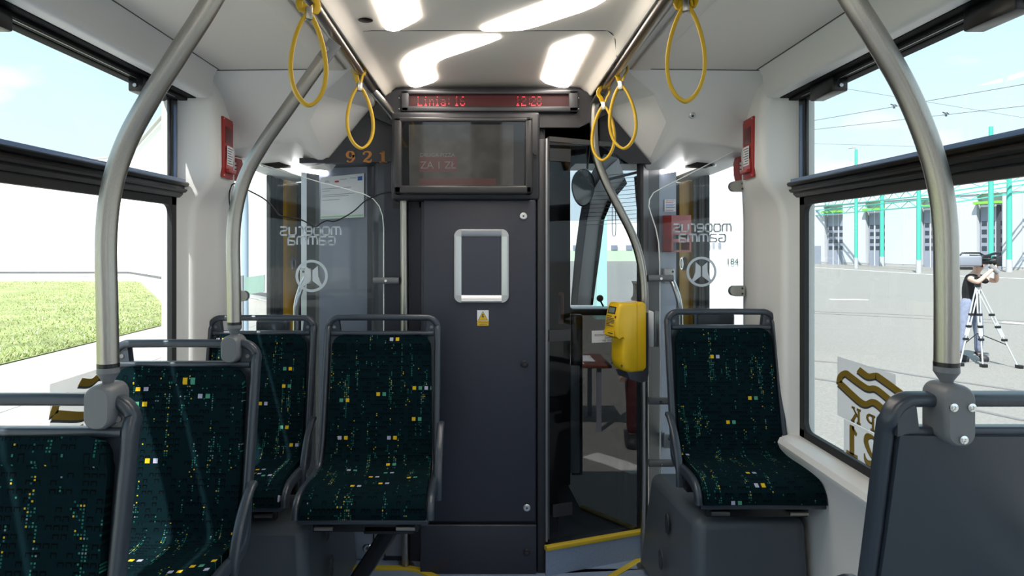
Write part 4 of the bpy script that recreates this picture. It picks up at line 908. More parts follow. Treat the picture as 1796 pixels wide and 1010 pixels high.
# ================================================================ fittings on the pillars and door surrounds
for s, lab in ((-1, 'left'), (1, 'right')):
    tdir = Vector((s*.07, 1, 0)).normalized(); ndir = Vector((-s, .07, 0)).normalized(); org = Vector((s*1.0175, 2.555, 0))
    HM = Matrix(((ndir.x, tdir.x, 0, org.x), (ndir.y, tdir.y, 0, org.y), (0, 0, 1, 0), (0, 0, 0, 1)))
    r = thing('emergency_handle', 'recessed red emergency handle on the white %s pillar' % lab, 'emergency handle', (org.x, org.y, .26), 'red emergency handles')
    MB().box((-.004, -.060, .262), (.006, .060, .495), .003, 2, HM).build('red_plate', RED, r)
    MB().box((.0055, -.038, .395), (.0075, .040, .460), .001, 2, HM).build('dark_recess', DRED, r)
    b = MB(); b.box((.005, -.042, .282), (.022, .048, .296), .004, 2, HM); b.box((.005, -.042, .284), (.011, .048, .335), .003, 2, HM); b.build('pull_lip', RED, r)
    lb = MB().box((.0105, -.032, .312), (.0118, .036, .386), 0, 2, HM).build('white_label', PAPER, r)
    b = MB()
    for i in range(7): b.box((.0118, -.026, .378-i*.0095), (.0122, .030-(i % 3)*.008, .375-i*.0095), 0, 2, HM)
    b.build('label_print', INK, lb)
    for y_, z_ in ((-.052, .270), (.052, .270), (-.052, .487), (.052, .487)): MB().lathe([(.003, .005), (.003, .0075)], HM @ Matrix.Translation((0, y_, z_)) @ Matrix.Rotation(PI/2, 4, 'Y'), 8).build('plate_rivet', ALU, r)
    # small red handle on the door side of the pillar
    p = Vector((1.064*s, 2.81, .335))
    r = thing('door_release', 'thin red door release on the edge of the %s pillar' % lab, 'door release', tuple(p-Vector((0, 0, .045))), 'red door releases')
    b = MB(); b.prism([(0, .05), (-.014*s, .044), (-.020*s, .02), (-.018*s, -.03), (-.012*s, -.055), (0, -.058)], lambda u, v, w: p+Vector((u+.018*s, w, v)), -.03, .03); b.build('release_body', RED, r, 20)
    b = MB()
    for i in range(3): b.box(tuple(p+Vector((.003*s, -.0315, .018-i*.016))), tuple(p+Vector((.010*s, -.030, .008-i*.016))))
    b.build('white_marks', PAPER, r)
    # vestibule door
    root = bpy.data.objects.new('door_%d' % (1 if s < 0 else 2), None); COL.objects.link(root); root.location = (1.14*s, 3.2, FLOOR); S(root)
    MB().box((1.145*s, 2.80, FLOOR), (1.153*s, 3.42, .36)).build('door_glass', GLASS, root)
    b = MB(); b.box((1.13*s, 3.41, FLOOR), (1.155*s, 3.47, .37), .008); b.box((1.135*s, 3.475, FLOOR), (1.155*s, 3.53, .37), .008); b.box((1.125*s, 3.535, FLOOR), (1.155*s, 3.605, .37), .008); b.build('rubber_seal', RUBBER, root)
    MB().box((1.11*s, 3.61, FLOOR), (1.155*s, 3.82, .37), .018, 4).build('yellow_edge_post', YPOST, root)
    MB().box((1.09*s, 3.83, FLOOR), (1.155*s, 3.92, .37), .006).build('dark_jamb', NAVY2, root)
    bt = MB().lathe([(.038, 0), (.040, .012), (.034, .020), (.026, .020), (.024, .014)], Matrix.Translation((1.112*s, 3.70, -.10)) @ Matrix.Rotation(-s*PI/2, 4, 'Y'), 24).build('door_button', ALU, root)
    MB().lathe([(.024, .013), (.020, .018)], Matrix.Translation((1.112*s, 3.70, -.10)) @ Matrix.Rotation(-s*PI/2, 4, 'Y'), 20).build('button_cap', BLACK, bt)
    # camera and door lamp under the cover
    a, c = P(856+s*340, 289, 2.98), P(856+s*395, 281, 2.98)
    r = thing('door_camera', 'small black camera housing under the %s door cover' % lab, 'camera', tuple((a+c)/2))
    b = MB(); mx_ = (a+c)/2; b.prism([(-.085, .012), (.085, .022), (.088, .004), (.05, -.022), (-.06, -.020), (-.09, -.004)], lambda u, v, w: mx_+Vector((u*s, w, v)), -.03, .04); b.build('camera_housing', BLACK, r, 30)
    MB().lathe([(.014, 0), (.012, -.006), (.006, -.008)], Matrix.Translation(mx_+Vector((.065*s, -.02, -.012))), 16).build('lens_dome', CHROME, r)
    a, c = P(856+s*283, 304, 2.96), P(856+s*345, 294, 2.92)
    r = thing('door_lamp', 'bright white strip lamp under the %s door cover' % lab, 'lamp', tuple((a+c)/2))
    MB().tube([a, c], .012, 12).build('lamp_tube', mat('door_lamp', (.9, .9, .9), .4, emit=(1, 1, 1), estr=4.5), r, 60)
    # silver grab handle on the bulkhead column
    r = thing('column_grip', 'bright metal grab handle on the %s bulkhead column' % lab, 'grip', tuple(P(856+s*318, 560, 2.93)))
    pt = [P(856+s*318, 486, 2.95), P(856+s*320, 488, 2.90), P(856+s*328, 505, 2.87), P(856+s*335, 530, 2.86), P(856+s*337, 560, 2.86), P(856+s*337, 680, 2.86), P(856+s*330, 740, 2.88), P(856+s*320, 770, 2.93)]
    MB().tube(smoothpath(pt, 6), .0125, 14).build('grip_bar', mat('satin_alu', (.7, .7, .7), .25, .9), r, 60)
    for y in (484, 772):
        q = P(856+s*318, y, 2.955); MB().box(tuple(q-Vector((.028, .012, .035))), tuple(q+Vector((.022, .010, .035))), .008, 3).build('grip_foot', mat('grip_foot', (.7, .7, .68), .35, .5), r)
        foot = bpy.data.objects[[o.name for o in bpy.data.objects if o.name.startswith('grip_foot')][-1]]
        for dz in (.02, -.02): MB().lathe([(.005, 0), (.005, .002)], Matrix.Translation(q+Vector((.012*s, -.012, dz))) @ Matrix.Rotation(PI/2, 4, 'X'), 10).build('foot_screw', INK, foot)
    # grey control unit behind the seat rail
    q0, q1 = ((457, 497, 563, 586) if s < 0 else (1224, 1290, 548, 580))[:2], None
    a, c = (P(438, 590, 2.70), P(496, 563, 2.70)) if s < 0 else (P(1224, 590, 2.76), P(1290, 547, 2.76))
    r = thing('heater_cover', 'rounded grey cover behind the top rail of the %s' % ('left pillar seat' if s < 0 else 'right single seat'), 'cover', ((a.x+c.x)/2, 2.76, a.z-.1))
    MB().box((a.x, 2.762, a.z-.1), (c.x, 2.82, c.z), .014, 3).build('cover_shell', SEATP, r)
    for xx in (a.x+.018, c.x-.012): MB().lathe([(.006, 0), (.006, .002)], Matrix.Translation((xx, 2.762, c.z-.03)) @ Matrix.Rotation(PI/2, 4, 'X'), 10).build('cover_screw', INK, r)
# notice and red hammer box on the right column
colp = lambda x, y, w=0: (lambda X: Vector((X, 2.93+(X-.765)*1.143-.004-w*.75, (CY-y)/F*(2.93+(X-.765)*1.143))))((lambda a: a*(2.93-.765*1.143)/(1-1.143*a))((x-CX)/F)) + Vector((w*.66, 0, 0))
def quad_on_col(x0, y0, x1, y1, w0, w1, name, m, parent=None):
    b = MB(); A, B, C, D = colp(x0, y1, w0), colp(x1, y1, w0), colp(x1, y0, w0), colp(x0, y0, w0); A2, B2, C2, D2 = colp(x0, y1, w1), colp(x1, y1, w1), colp(x1, y0, w1), colp(x0, y0, w1)
    for f in ((A, B, C, D), (A2, B2, C2, D2), (A, B, B2, A2), (B, C, C2, B2), (C, D, D2, C2), (D, A, A2, D2)): b.face(f)
    bmesh.ops.remove_doubles(b.bm, verts=b.bm.verts, dist=1e-6); return b.build(name, m, parent, 0)
n2 = thing('column_notice', 'small white printed sticker above the red box on the right column', 'sticker', tuple(colp(1175, 371)))
sh = quad_on_col(1165, 350, 1185, 371, 0, .001, 'sticker_sheet', PAPER, n2)
for i, (y, m_) in enumerate(((352, INKR), (355, INKR), (358, INKB), (360.5, INKB), (363, INKB), (368.5, INKR))): quad_on_col(1167, y, 1183-(i % 2)*3, y+.9, .0012, .0016, 'print_line', m_, sh)
rb = thing('red_hammer_box', 'red box with a button and an open handle loop on the right column', 'emergency box', tuple(colp(1180, 442)))
quad_on_col(1162, 378, 1197, 412, 0, .045, 'box_body', RED, rb)
for x0, y0, x1, y1 in ((1162, 412, 1165, 442), (1194, 412, 1197, 442), (1162, 438.5, 1197, 442), (1162, 419, 1197, 425)): quad_on_col(x0, y0, x1, y1, 0, .045, 'loop_bar', RED, rb)
q = colp(1176, 400, .046); MB().lathe([(.013, 0), (.013, .006), (.008, .006), (.006, .002)], Matrix.Translation(q) @ Matrix.Rotation(PI/2, 4, 'X') @ Matrix.Rotation(-.7, 4, 'Y'), 20).build('round_button', BLACK, rb)

# lock with inscription on the right door cover
o = Vector((.985, 2.59, .505)); o = P(1214, 202, 2.578)
r = thing('cover_lock', 'round key lock with small lettering on the right door cover', 'lock', tuple(o))
nn = Vector((0, -.86, -.51)); Mx = Matrix.Translation(o) @ nn.to_track_quat('Z', 'Y').to_matrix().to_4x4()
MB().lathe([(.013, -.02), (.013, .006), (.010, .009), (.007, .009)], Mx, 20).build('lock_barrel', ALU, r)
MB().lathe([(.005, .008), (.005, .0095)], Mx, 10).build('keyhole', INK, r)

# ================================================================ ticket validator on the right pole
vd = thing('ticket_validator', 'yellow ticket validator on the curved right pole', 'ticket machine', tuple(P(1100, 655, 2.60)))
c0 = P(1122, 650, 2.62); ang = math.radians(-52)      # the slotted face is turned towards the aisle
ux, uy = Vector((math.cos(ang), math.sin(ang), 0)), Vector((-math.sin(ang), math.cos(ang), 0))
# local frame: f = depth (front negative), w = width, z up
O = P(1121, 590, 2.655); fdir = Vector((-.93, -.37, 0)).normalized(); wdir = Vector((.37, -.93, 0)).normalized()
vp = lambda f, w, z: O + fdir*f + wdir*w + Vector((0, 0, z))
ZB, ZT = (590-650)/F*2.6*1.0, (590-528)/F*2.6
ZB, ZT = -.136, .142
side_prof = [(.0, ZB+.01), (.01, ZB), (.075, ZB), (.100, ZB+.018), (.108, ZB+.05), (.106, .008), (.118, .000), (.134, .012), (.138, .040), (.134, .085), (.122, .130), (.112, .141), (.100, .143), (.06, .138), (.01, .143), (.0, .138)]
wd = .046
b = MB(); rings = []
for w_, ins in ((-wd, .010), (-wd+.004, .004), (-wd+.012, 0), (wd-.012, 0), (wd-.004, .004), (wd, .010)):
    cx_ = .06; cz_ = 0
    rings.append([b.bm.verts.new(vp(f-(ins if f > cx_ else -ins*.0), w_, z-(ins if z > 0 else -ins))) for f, z in side_prof])
for A, B in zip(rings, rings[1:]):
    for i in range(len(A)): b.bm.faces.new([A[i], A[(i+1) % len(A)], B[(i+1) % len(A)], B[i]])
b.bm.faces.new(rings[0]); b.bm.faces.new(rings[-1][::-1])
body = b.build('validator_case', YELLOW, vd, 35)
b = MB(); ring = [vp(.042, -wd-.0005, ZB+.002), vp(.042, -wd-.0005, .139)]; b.sweep(ring, rrect(.0015, .0015, .0003)); b.sweep([vp(.042, wd+.0005, ZB+.002), vp(.042, wd+.0005, .139)], rrect(.0015, .0015, .0003)); b.build('case_seam', mat('seam_ochre', (.25, .15, .01), .5), vd)
def fface(w0, w1, z0, z1, off, name, m, par):
    fz = lambda z: (.138 if z <= .04 else .138-(z-.04)*.0885 if z < .085 else .134-(z-.085)*.267)+off
    return MB().face and (lambda bb: (bb.slab([[vp(fz(z1), w0, z1), vp(fz(z1), w1, z1)], [vp(fz((z0+z1)/2), w0, (z0+z1)/2), vp(fz((z0+z1)/2), w1, (z0+z1)/2)], [vp(fz(z0), w0, z0), vp(fz(z0), w1, z0)]], [[fdir*-.003]*2]*3), bb.build(name, m, par, 20))[1])(MB())
ds = fface(-.026, .026, .098, .126, .0015, 'display_window', mat('lcd_surround', (.03, .035, .03), .2), vd)
fface(-.020, .020, .102, .122, .0022, 'lcd_panel', mat('lcd_grey', (.16, .20, .18), .2), ds)
for i, (a_, z) in enumerate(((.018, .088), (.026, .080), (.028, .074), (.028, .068), (.026, .062), (.012, .056), (.026, .050))): fface(-.028, -.028+2*a_, z-.0015, z+.0012, .0012, 'print_line', INK, body) if i < 7 else None
fface(.030, .037, .084, .091, .002, 'status_lamp', DRED, vd)
fface(-.034, .034, .012, .034, .004, 'ticket_lip', YELLOW, vd)
fface(-.006, .026, .020, .024, .0052, 'ticket_slot', INK, vd)
for w_ in (-.035, .035): MB().lathe([(.005, 0), (.005, .001)], Matrix.Translation(vp(.106, w_, ZB+.03)) @ fdir.to_track_quat('Z', 'Y').to_matrix().to_4x4(), 10).build('case_screw', INK, vd)
b = MB(); pr = [(-.012, ZB-.036), (.02, ZB-.042), (.07, ZB-.024), (.085, ZB+.004), (-.012, ZB+.004)]
b.prism([(f, z) for f, z in pr], lambda u, v, w: vp(u, w, v), -wd+.004, wd-.004); b.box((0, 0, 0), (.001, .001, .001)) if False else None
b.prism([(-.016, ZB-.02), (.002, ZB-.02), (.002, .10), (-.016, .10)], lambda u, v, w: vp(u, w, v), -wd+.006, wd-.006)
b.build('mounting_foot', mat('validator_foot', (.05, .058, .075), .4), vd)
r = thing('card_reader', 'flat white and grey box behind the yellow ticket machine', 'reader', tuple(P(1142, 655, 2.70)))
a, c = P(1137, 608, 2.70), P(1146, 546, 2.70); MB().box((a.x, 2.69, a.z), (c.x, 2.75, c.z), .004, 2).build('white_case', PAPER, r)
a, c = P(1136, 655, 2.71), P(1140, 560, 2.71); MB().box((a.x, 2.70, a.z), (c.x, 2.73, c.z), .002).build('pale_bracket', mat('pale_metal', (.6, .58, .54), .4), r)
a, c = P(1147, 608, 2.79), P(1155, 545, 2.79); MB().box((a.x, 2.78, a.z), (c.x, 2.80, c.z), .002).build('grey_plate', mat('grey_metal', (.3, .3, .3), .35, .8), r)

# ================================================================ driver cab
CABD = mat('cab_black', (.007, .007, .009), .6, spec=.2)
S(MB().box((.255, 2.80, -1.22), (.30, 3.9, .65)).build('wall_cab_inner', CABD))
S(MB().box((.24, 2.765, .425), (.47, 2.80, .55)).build('trim_cab_lintel', NAVY2))
dr = bpy.data.objects.new('door_3', None); COL.objects.link(dr); dr.location = (.45, 2.74, -1.2); S(dr)
dpl = lambda u, v, w=0: Vector((.245+u*.405, 2.675+u*.135, v)) + Vector((.316, -.949, 0))*w
b = MB(); b.prism([(0, -1.195), (1, -1.195), (1, .425), (0, .437)], dpl, -.003, .003); b.build('door_glass', DGLASS, dr, 0)
b = MB()
for x0, y0, x1, y1 in ((955, 577, 991, 597), (962, 881, 995, 902), (956, 262, 992, 284)):
    u0, u1 = (x0-955)/165, (x1-955)/165
    a = [(CY-y)/F*2.70 for y in (y0, y1)]; b.prism([(u0, a[0]), (u1, a[0]), (u1, a[1]), (u0, a[1])], dpl, .003, .012)
b.build('door_hinge', mat('hinge_dark', (.045, .045, .05), .35, .4), dr)
b = MB(); b.prism([(0, .425), (1, .413), (1, .43), (0, .445)], dpl, -.01, .012); b.prism([(-.012, -1.195), (.008, -1.195), (.008, .44), (-.012, .44)], dpl, -.006, .006); b.build('door_frame', mat('door_trim', (.10, .10, .105), .3, .6), dr)
# sticker on the cab door: no talking to the driver
r = thing('door_sticker', 'white lettered sticker on the cab door glass behind the ticket machine', 'sticker', tuple(P(1062, 598, 2.76)))
dk = plane(P(1072, 589, 2.748), Vector((.949, .316, 0)), (0, 0, 1), (.316, -.949, 0)); k = 2.75/F
MB().prism([(-38*k, -10.5*k), (44*k, -10.5*k), (44*k, 10.5*k), (-38*k, 10.5*k)], dk, .001, .002).build('sticker_sheet', PAPER, r, 0)
b = MB()
for i, tx in enumerate(('PODCZAS JAZDY', 'ROZMOWA Z PROWADZĄCYM', 'ZABRONIONA', 'NIE OGRANICZAĆ')): text(b, tx, 5*k, lambda u, v, w: dk(u+3*k, v+(7.2-4.9*i)*k, w), .0025)
b.build('sticker_text', INK, r, 0)
# cab front wall with windscreen, pillar, dash
S(MB().box((-1.1, 4.05, GROUND+.3), (.50, 4.12, .70)).build('wall_cab_front', CABD))
S(MB().box((.50, 3.75, .47), (1.16, 4.1, .72)).build('trim_windscreen_head', NAVY2))
S(MB().box((.26, 3.35, -1.22), (.42, 3.40, .66)).build('trim_cab_locker', CABD))
# A pillar: grey leaning panel, one edge dark, one painted paler for windscreen light
Yp = 3.70
def pilstrip(pts0, pts1, y, th, name, m, turn=.0):
    b = MB(); n = len(pts0)
    g = [[P(*a, y), P(*c, y+turn)] for a, c in zip(pts0, pts1)]
    b.slab(g, [[Vector((0, th, 0))]*2]*n); return b
ap = thing('windscreen_pillar', 'leaning grey windscreen pillar seen through the cab door', 'pillar', tuple(P(1020, 540, Yp)))
e0 = [(1002, 535), (1010, 440), (1018, 380), (1026, 335), (1040, 300), (1060, 270)]; e1_ = [(1012, 535), (1023, 440), (1030, 385), (1040, 335), (1060, 300), (1085, 278)]
e2 = [(1036, 535), (1046, 440), (1052, 390), (1066, 350), (1086, 325), (1096, 312)]; e3 = [(1040, 535), (1053, 440), (1060, 385), (1074, 352), (1090, 334), (1100, 322)]
pilstrip(e0, e1_, Yp+.02, .03, '', None).build('lit_edge', mat('pillar_lit', (.92, .93, .94), .4), ap, 50)  # windscreen light on this edge is put into its colour
pilstrip(e1_, e2, Yp, .05, '', None, .16).build('grey_face', mat('pillar_grey', (.88, .88, .86), .5), ap, 50)
pilstrip(e2, e3, Yp+.16, .03, '', None).build('dark_edge', RUBBER, ap, 50)
# windscreen panes in the nose
wr = bpy.data.objects.new('window_3', None); COL.objects.link(wr); wr.location = (.8, 4.08, -.3); S(wr)
MB().box((.50, 4.07, -.38), (1.16, 4.078, .48)).build('windscreen_glass', GLASS, wr)
MB().box((.50, 4.07, GROUND+.15), (1.16, 4.078, -.40)).build('added_lower_glass', TGLASS, wr)  # added pane: dims a direct view that stands in for a reflection
b = MB(); b.box((.50, 3.90, -.415), (1.16, 4.09, -.375), .008); b.build('dash_ledge', BLACK, wr)
b = MB(); b.prism([(1112, 310), (1140, 300), (1142, 540), (1126, 540), (1123, 420), (1115, 350)], lambda u, v, w: P(u, v, w), 3.55, 3.58); b.build('corner_post', RUBBER, wr)
b = MB(); b.box((.435, 3.42, -1.20), (.495, 3.47, -.36), .01); b.build('tall_black_post', BLACK, wr)
MB().box((.425, 3.40, -1.18), (.475, 3.415, -.62), .02, 3).build('pale_reflection', mat('slate_reflection', (.10, .125, .15), .3), wr)  # solid panel painted as a pale reflection in the cab glass
# mirror, blind
r = thing('driver_mirror', 'oval rear-view mirror hanging inside the cab', 'mirror', tuple(P(1022, 328, 3.45)))
g = MB(); seg = 32; pts = [(math.cos(a*2*PI/seg)*20*(1+.12*math.sin(a*2*PI/seg)), math.sin(a*2*PI/seg)*33) for a in range(seg)]
g.prism([((1023+x-CX)/F*3.45, (CY-(329-y))/F*3.45) for x, y in pts], lambda u, v, w: Vector((u, w, v)), 3.45, 3.47); g.build('mirror_rim', BLACK, r, 30)
g = MB(); g.prism([((1023+x*.94-CX)/F*3.45, (CY-(329-y*.94))/F*3.45) for x, y in pts], lambda u, v, w: Vector((u, w, v)), 3.448, 3.4495); g.build('mirror_glass', mat('mirror_silver', (.5, .5, .5), .05, 1), r, 0)
MB().tube([P(1030, 296, 3.46), P(1032, 270, 3.5), P(1036, 235, 3.5)], .006, 8).build('mirror_stem', BLACK, r)
r = thing('sun_blind', 'wire-thin sun blind slats across the upper cab window', 'blind', tuple(P(1080, 380, 3.52)))
for i in range(13):
    y = 306+i*7.2+(i % 2)*.5; g = MB(); g.sweep([P(1022 if i > 3 else 1060, y+2, 3.50), P(1080, y, 3.50), P(1138, y-5, 3.50)], rrect(.002, .014, .0006), up=(0, 0, 1)); g.build('slat', mat('slat', (.35, .35, .36), .4), r)
g = MB(); g.sweep([P(1062, 316, 3.49), P(1138, 297, 3.49)], rrect(.014, .02, .003)); g.build('head_rail', mat('head_rail', (.12, .12, .14), .4), r)
g = MB(); g.tube([P(1130, 300, 3.49), P(1131, 378, 3.49)], .002, 6); g.tube([P(1137, 300, 3.49), P(1138, 378, 3.49)], .002, 6); g.build('ladder_cord', mat('slat', (.35, .35, .36)), r)
g = MB(); g.tube(smoothpath([P(1074, 350, 3.48), P(1074, 405, 3.48), P(1077, 414, 3.48), P(1080, 405, 3.48), P(1079, 350, 3.48)], 4), .0016, 6); g.build('pull_cord', INK, r)
# bits inside the cab, barely lit
r = thing('cab_terminal', 'dim driver terminal with an orange frame inside the dark cab', 'terminal', tuple(P(970, 570, 3.2)))
MB().box(tuple(P(958, 568, 3.2)), tuple(P(988, 512, 3.23)), .008).build('terminal_frame', mat('dull_orange', (.16, .035, .01), .5), r)
MB().box(tuple(P(962, 560, 3.195)), tuple(P(983, 518, 3.20))).build('terminal_screen', mat('terminal_screen', (.004, .006, .014), .15), r)
r = thing('round_mirror', 'small round grey mirror on a stalk above the dash', 'mirror', tuple(P(1053, 535, 3.8)))
MB().lathe([(.019, 0), (.020, .006), (.014, .012)], Matrix.Translation(P(1052, 523, 3.8)) @ Matrix.Rotation(PI/2, 4, 'X'), 20).build('mirror_head', mat('grey_mid', (.10, .10, .11), .4), r)
MB().tube([P(1053, 527, 3.81), P(1058, 537, 3.83)], .005, 8).build('mirror_stalk', BLACK, r)

# ================================================================ stickers on the side windows
def crop(x, y): return (x*.2475+1460, y*.2475+620)
def win_sticker(s, label):
    XW = 1.1565
    r = thing('operator_sticker', label, 'sticker', (XW*s, 2.0, -.60), 'operator stickers on the side windows')
    def M2(x, y, w=0):
        p = PX(*crop(x, y), XW); return Vector(((p.x-w)*s, p.y if s > 0 else 3.90-p.y, p.z))
    def flat(Y_, Z_, w=0): return Vector(((XW-w)*s, Y_ if s > 0 else 3.90-Y_, Z_))
    MB().prism([(1.86, -.365), (2.17, -.365), (2.17, -.560), (1.86, -.560)], lambda u, v, w: flat(u, v, w), .0, .0006).build('pale_film', FROST, r, 0)
    MB().prism([(1.80, -.562), (2.13, -.562), (2.13, -.668), (1.80, -.668)], lambda u, v, w: flat(u, v, w), .0, .0006).build('pale_film', FROST, r, 0)
    waves = [([(188, 112), (255, 160), (308, 156), (345, 174), (560, 330)], 42), ([(52, 205), (62, 160), (98, 138), (130, 160), (245, 242), (300, 246), (340, 268), (440, 350), (490, 378), (530, 360), (560, 330)], 40), ([(52, 205), (215, 350), (285, 342), (322, 357), (368, 398)], 42)]
    for dx, dy, m_, w0, nm in ((-3, 14, INK, .0008, 'emblem_shadow'), (0, 0, GOLD, .0018, 'emblem_wave')):
        b = MB()
        for pts, w_ in waves: strip(b, [(x+dx, y+dy) for x, y in pts], w_, lambda u, v, w: M2(u, v, w), w0, w0+.0006, 5)
        b.build(nm, m_, r, 0)
    for dy_, dz_, m_, w0, nm in ((.0025, -.0035, INK, .0008, 'shadow_letter'), (0, 0, GOLD, .0018, 'gold_letter')):
        for ch, Y_, Z_, hh in (('K', 2.055, -.531, .047), ('P', 1.978, -.531, .047), ('M', 1.898, -.531, .047), ('1', 2.08, -.617, .095), ('2', 1.975, -.617, .095), ('9', 1.872, -.617, .095)):
            b = MB(); slabtext(b, ch, lambda u, v, w: flat(u, v, w), Y_+dy_, Z_+dz_, hh, w0, 1.15); b.build(nm, m_, r, 0)
    pts = [(2.10+.0075*math.cos(a*PI/8), -.475+.0075*math.sin(a*PI/8)) for a in range(17)]; b = MB(); strip(b, pts, .001, lambda u, v, w: flat(u, v, w), .0008, .0014, 1)
    slabtext(b, 'P', lambda u, v, w: flat(u, v, w), 2.10, -.475, .008, .0008); b.build('registered_mark', INK, r, 0)
    return r
win_sticker(1, 'gold operator emblem and fleet number sticker on the right window')
win_sticker(-1, 'gold operator emblem sticker behind the seats on the left window')

# ================================================================ outdoors
ASPH = mat('asphalt', (.205, .198, .186), .85, bump=.3, bscale=30, var=.16)
SLABS = mat('concrete_slabs', (.35, .33, .30), .85, var=.12, bscale=8)
GRASSG = mat('grass_ground', (.25, .285, .11), .9, var=.28, bscale=.9)
BLD = mat('white_render_wall', (.86, .86, .86), .7, var=.02, bscale=3)
TEAL = mat('teal_paint', (.065, .42, .34), .5)
DEPW = mat('depot_cladding', (.50, .525, .57), .55, var=.03, bscale=.5)
GATE = mat('gate_grey', (.24, .27, .335), .5)
DARKG = mat('dark_glazing', (.03, .04, .055), .2)
LIME = mat('lime_trim', (.20, .50, .06), .5)
PLINTH = mat('plinth_grey', (.38, .38, .38), .8)
b = MB(); b.face([(-2.9, -60, GROUND), (120, -60, GROUND), (120, 160, GROUND), (-2.9, 160, GROUND)]); S(b.build('ground_asphalt', ASPH, None, 0))
b = MB(); b.face([(-9.0, -60, GROUND), (-2.9, -60, GROUND), (-2.9, 60, GROUND), (-9.0, 60, GROUND)]); S(b.build('ground_pavement', SLABS, None, 0))
b = MB(); b.face([(-120, -60, GROUND-.03), (-8.8, -60, GROUND-.03), (-8.8, 120, GROUND-.03), (-120, 120, GROUND-.03)]); S(b.build('ground_forecourt', mat('pale_concrete', (.62, .60, .56), .85, var=.06, bscale=2), None, 0))
# grass bank: rises gently away from the pavement, countless blades
def bank(x, y):
    if not (-60 < x < -8.6 and -30 < y < 38): return None
    edge = min(1, max(0, (-8.6-x)/3)); lim = 21.5+(-10.3-x)*1.5
    return edge, lim
b = MB(); nx, ny = 40, 46; vs = {}
for i in range(nx+1):
    for j in range(ny+1):
        u, v = i/nx, j/ny; x = -8.6-u*36; ymax = min(37.0, 18.2+(-8.6-x)*1.7); y = -20+v*(ymax+20)
        z = GROUND+.02+.10*min(1, u*9)+.10*math.sin(x*.5)*math.sin(y*.31)*min(1, u*8)*min(1, (1-v)*6)
        vs[i, j] = b.bm.verts.new((x, y, z))
for i in range(nx):
    for j in range(ny): b.bm.faces.new([vs[i, j], vs[i+1, j], vs[i+1, j+1], vs[i, j+1]])
S(b.build('ground_lawn', GRASSG, None, 60))
b = MB(); rg = random.Random(3)
for _ in range(42000):
    u = rg.random()**1.6; x = -8.65-u*26; ymax = min(36.5, 18.0+(-8.6-x)*1.7); y = rg.uniform(5, ymax)
    z = GROUND+.02+.10*min(1, (-8.6-x)/36*9); h = rg.uniform(.02, .07); a = rg.uniform(0, PI); w = rg.uniform(.006, .016)
    dx, dy = math.cos(a)*w, math.sin(a)*w; lx, ly = rg.uniform(-.06, .06), rg.uniform(-.06, .06)
    f = b.bm.faces.new([b.bm.verts.new((x-dx, y-dy, z)), b.bm.verts.new((x+dx, y+dy, z)), b.bm.verts.new((x+lx, y+ly, z+h))]); f.material_index = 0 if rg.random() < .6 else (1 if rg.random() < .75 else 2)
gm = b.build('grass', [mat('grass_blade', (.20, .27, .07), .8), mat('grass_blade_dry', (.40, .39, .19), .8), mat('clover_white', (.7, .72, .6), .8)], None, 0)
gm['kind'] = 'stuff'; gm['label'] = 'sunlit grass with dry tips growing on the bank left of the tram'; gm['category'] = 'grass'
b = MB()
for x in (-3.1, -4.2): b.box((x-.03, -40, GROUND), (x+.03, 60, GROUND+.012))
b.box((-6.2, -40, GROUND), (-6.16, 60, GROUND+.006)); S(b.build('trim_pavement_joint', PLINTH, None, 0))
# white building on the left: end wall and long wall under a sloping eave
bl = thing('white_building', 'large white rendered building with a sloping eave beyond the grass', 'building', (-22, 42, GROUND))
def upr(b, pts, th=-.4, mi=0):
    q = [Vector(p) for p in pts]; n = (q[1]-q[0]).cross(q[-1]-q[0]).normalized()*th
    a = [b.bm.verts.new(p) for p in q]; c = [b.bm.verts.new(p+n) for p in q]; b.bm.faces.new(a); b.bm.faces.new(c[::-1])
    for i in range(len(q)): b.bm.faces.new([a[i], a[(i+1) % len(q)], c[(i+1) % len(q)], c[i]])
A_, B_, C_ = (-25.0, 45.8), (-17.8, 36.8), (-3.6, 19.05)
b = MB(); upr(b, [(-70, 45.8, GROUND), (*A_, GROUND), (*A_, 6.3), (-33, 45.8, 5.4), (-70, 45.8, 5.2)]); b.build('end_wall', BLD, bl)
b = MB(); upr(b, [(*A_, GROUND), (*C_, GROUND), (*C_, 10.2), (*B_, 7.6), (*A_, 6.3)]); b.build('long_wall', BLD, bl)
b = MB(); b.sweep([(-70, 45.6, 5.2), (-33, 45.6, 5.4), (A_[0]-.05, A_[1]-.2, 6.3), (B_[0]-.15, B_[1]-.12, 7.6), (C_[0]-.15, C_[1]-.12, 10.2)], rrect(.16, .2, .03)); b.build('eave_trim', PLINTH, bl)
b = MB(); b.box((-70, 45.70, -1.93), (A_[0], 45.80, -1.80)); b.sweep([(A_[0]-.04, A_[1]-.05, -1.87), (C_[0]-.04, C_[1]-.05, -1.87)], rrect(.14, .08, .01)); b.build('plinth_line', mat('plinth_dark', (.10, .10, .11), .8), bl)
r = thing('street_sign', 'pale green rectangular sign outside the left tram door', 'sign', tuple(P(425, 600, 9.0)))
MB().prism([(0, 0), (.265, .04), (.27, .275), (0, .24)], lambda u, v, w: P(429, 517, 9.0)+Vector((u, w, v)), 0, .03).build('sign_board', mat('sign_green', (.30, .45, .38), .6), r)
MB().tube([P(424, 700, 9.0), P(424, 483, 9.0)], .03, 10).build('sign_post', PLINTH, r)
r = thing('lamp_post', 'pale blue lamp post standing outside the left pillar', 'post', (-5.0, 13.5, GROUND))
MB().tube([(-5.0, 13.5, GROUND), (-5.0, 13.5, .6), (-5.03, 13.5, 2.2)], .07, 12).build('post_tube', mat('post_blue', (.42, .52, .62), .5), r, 60)

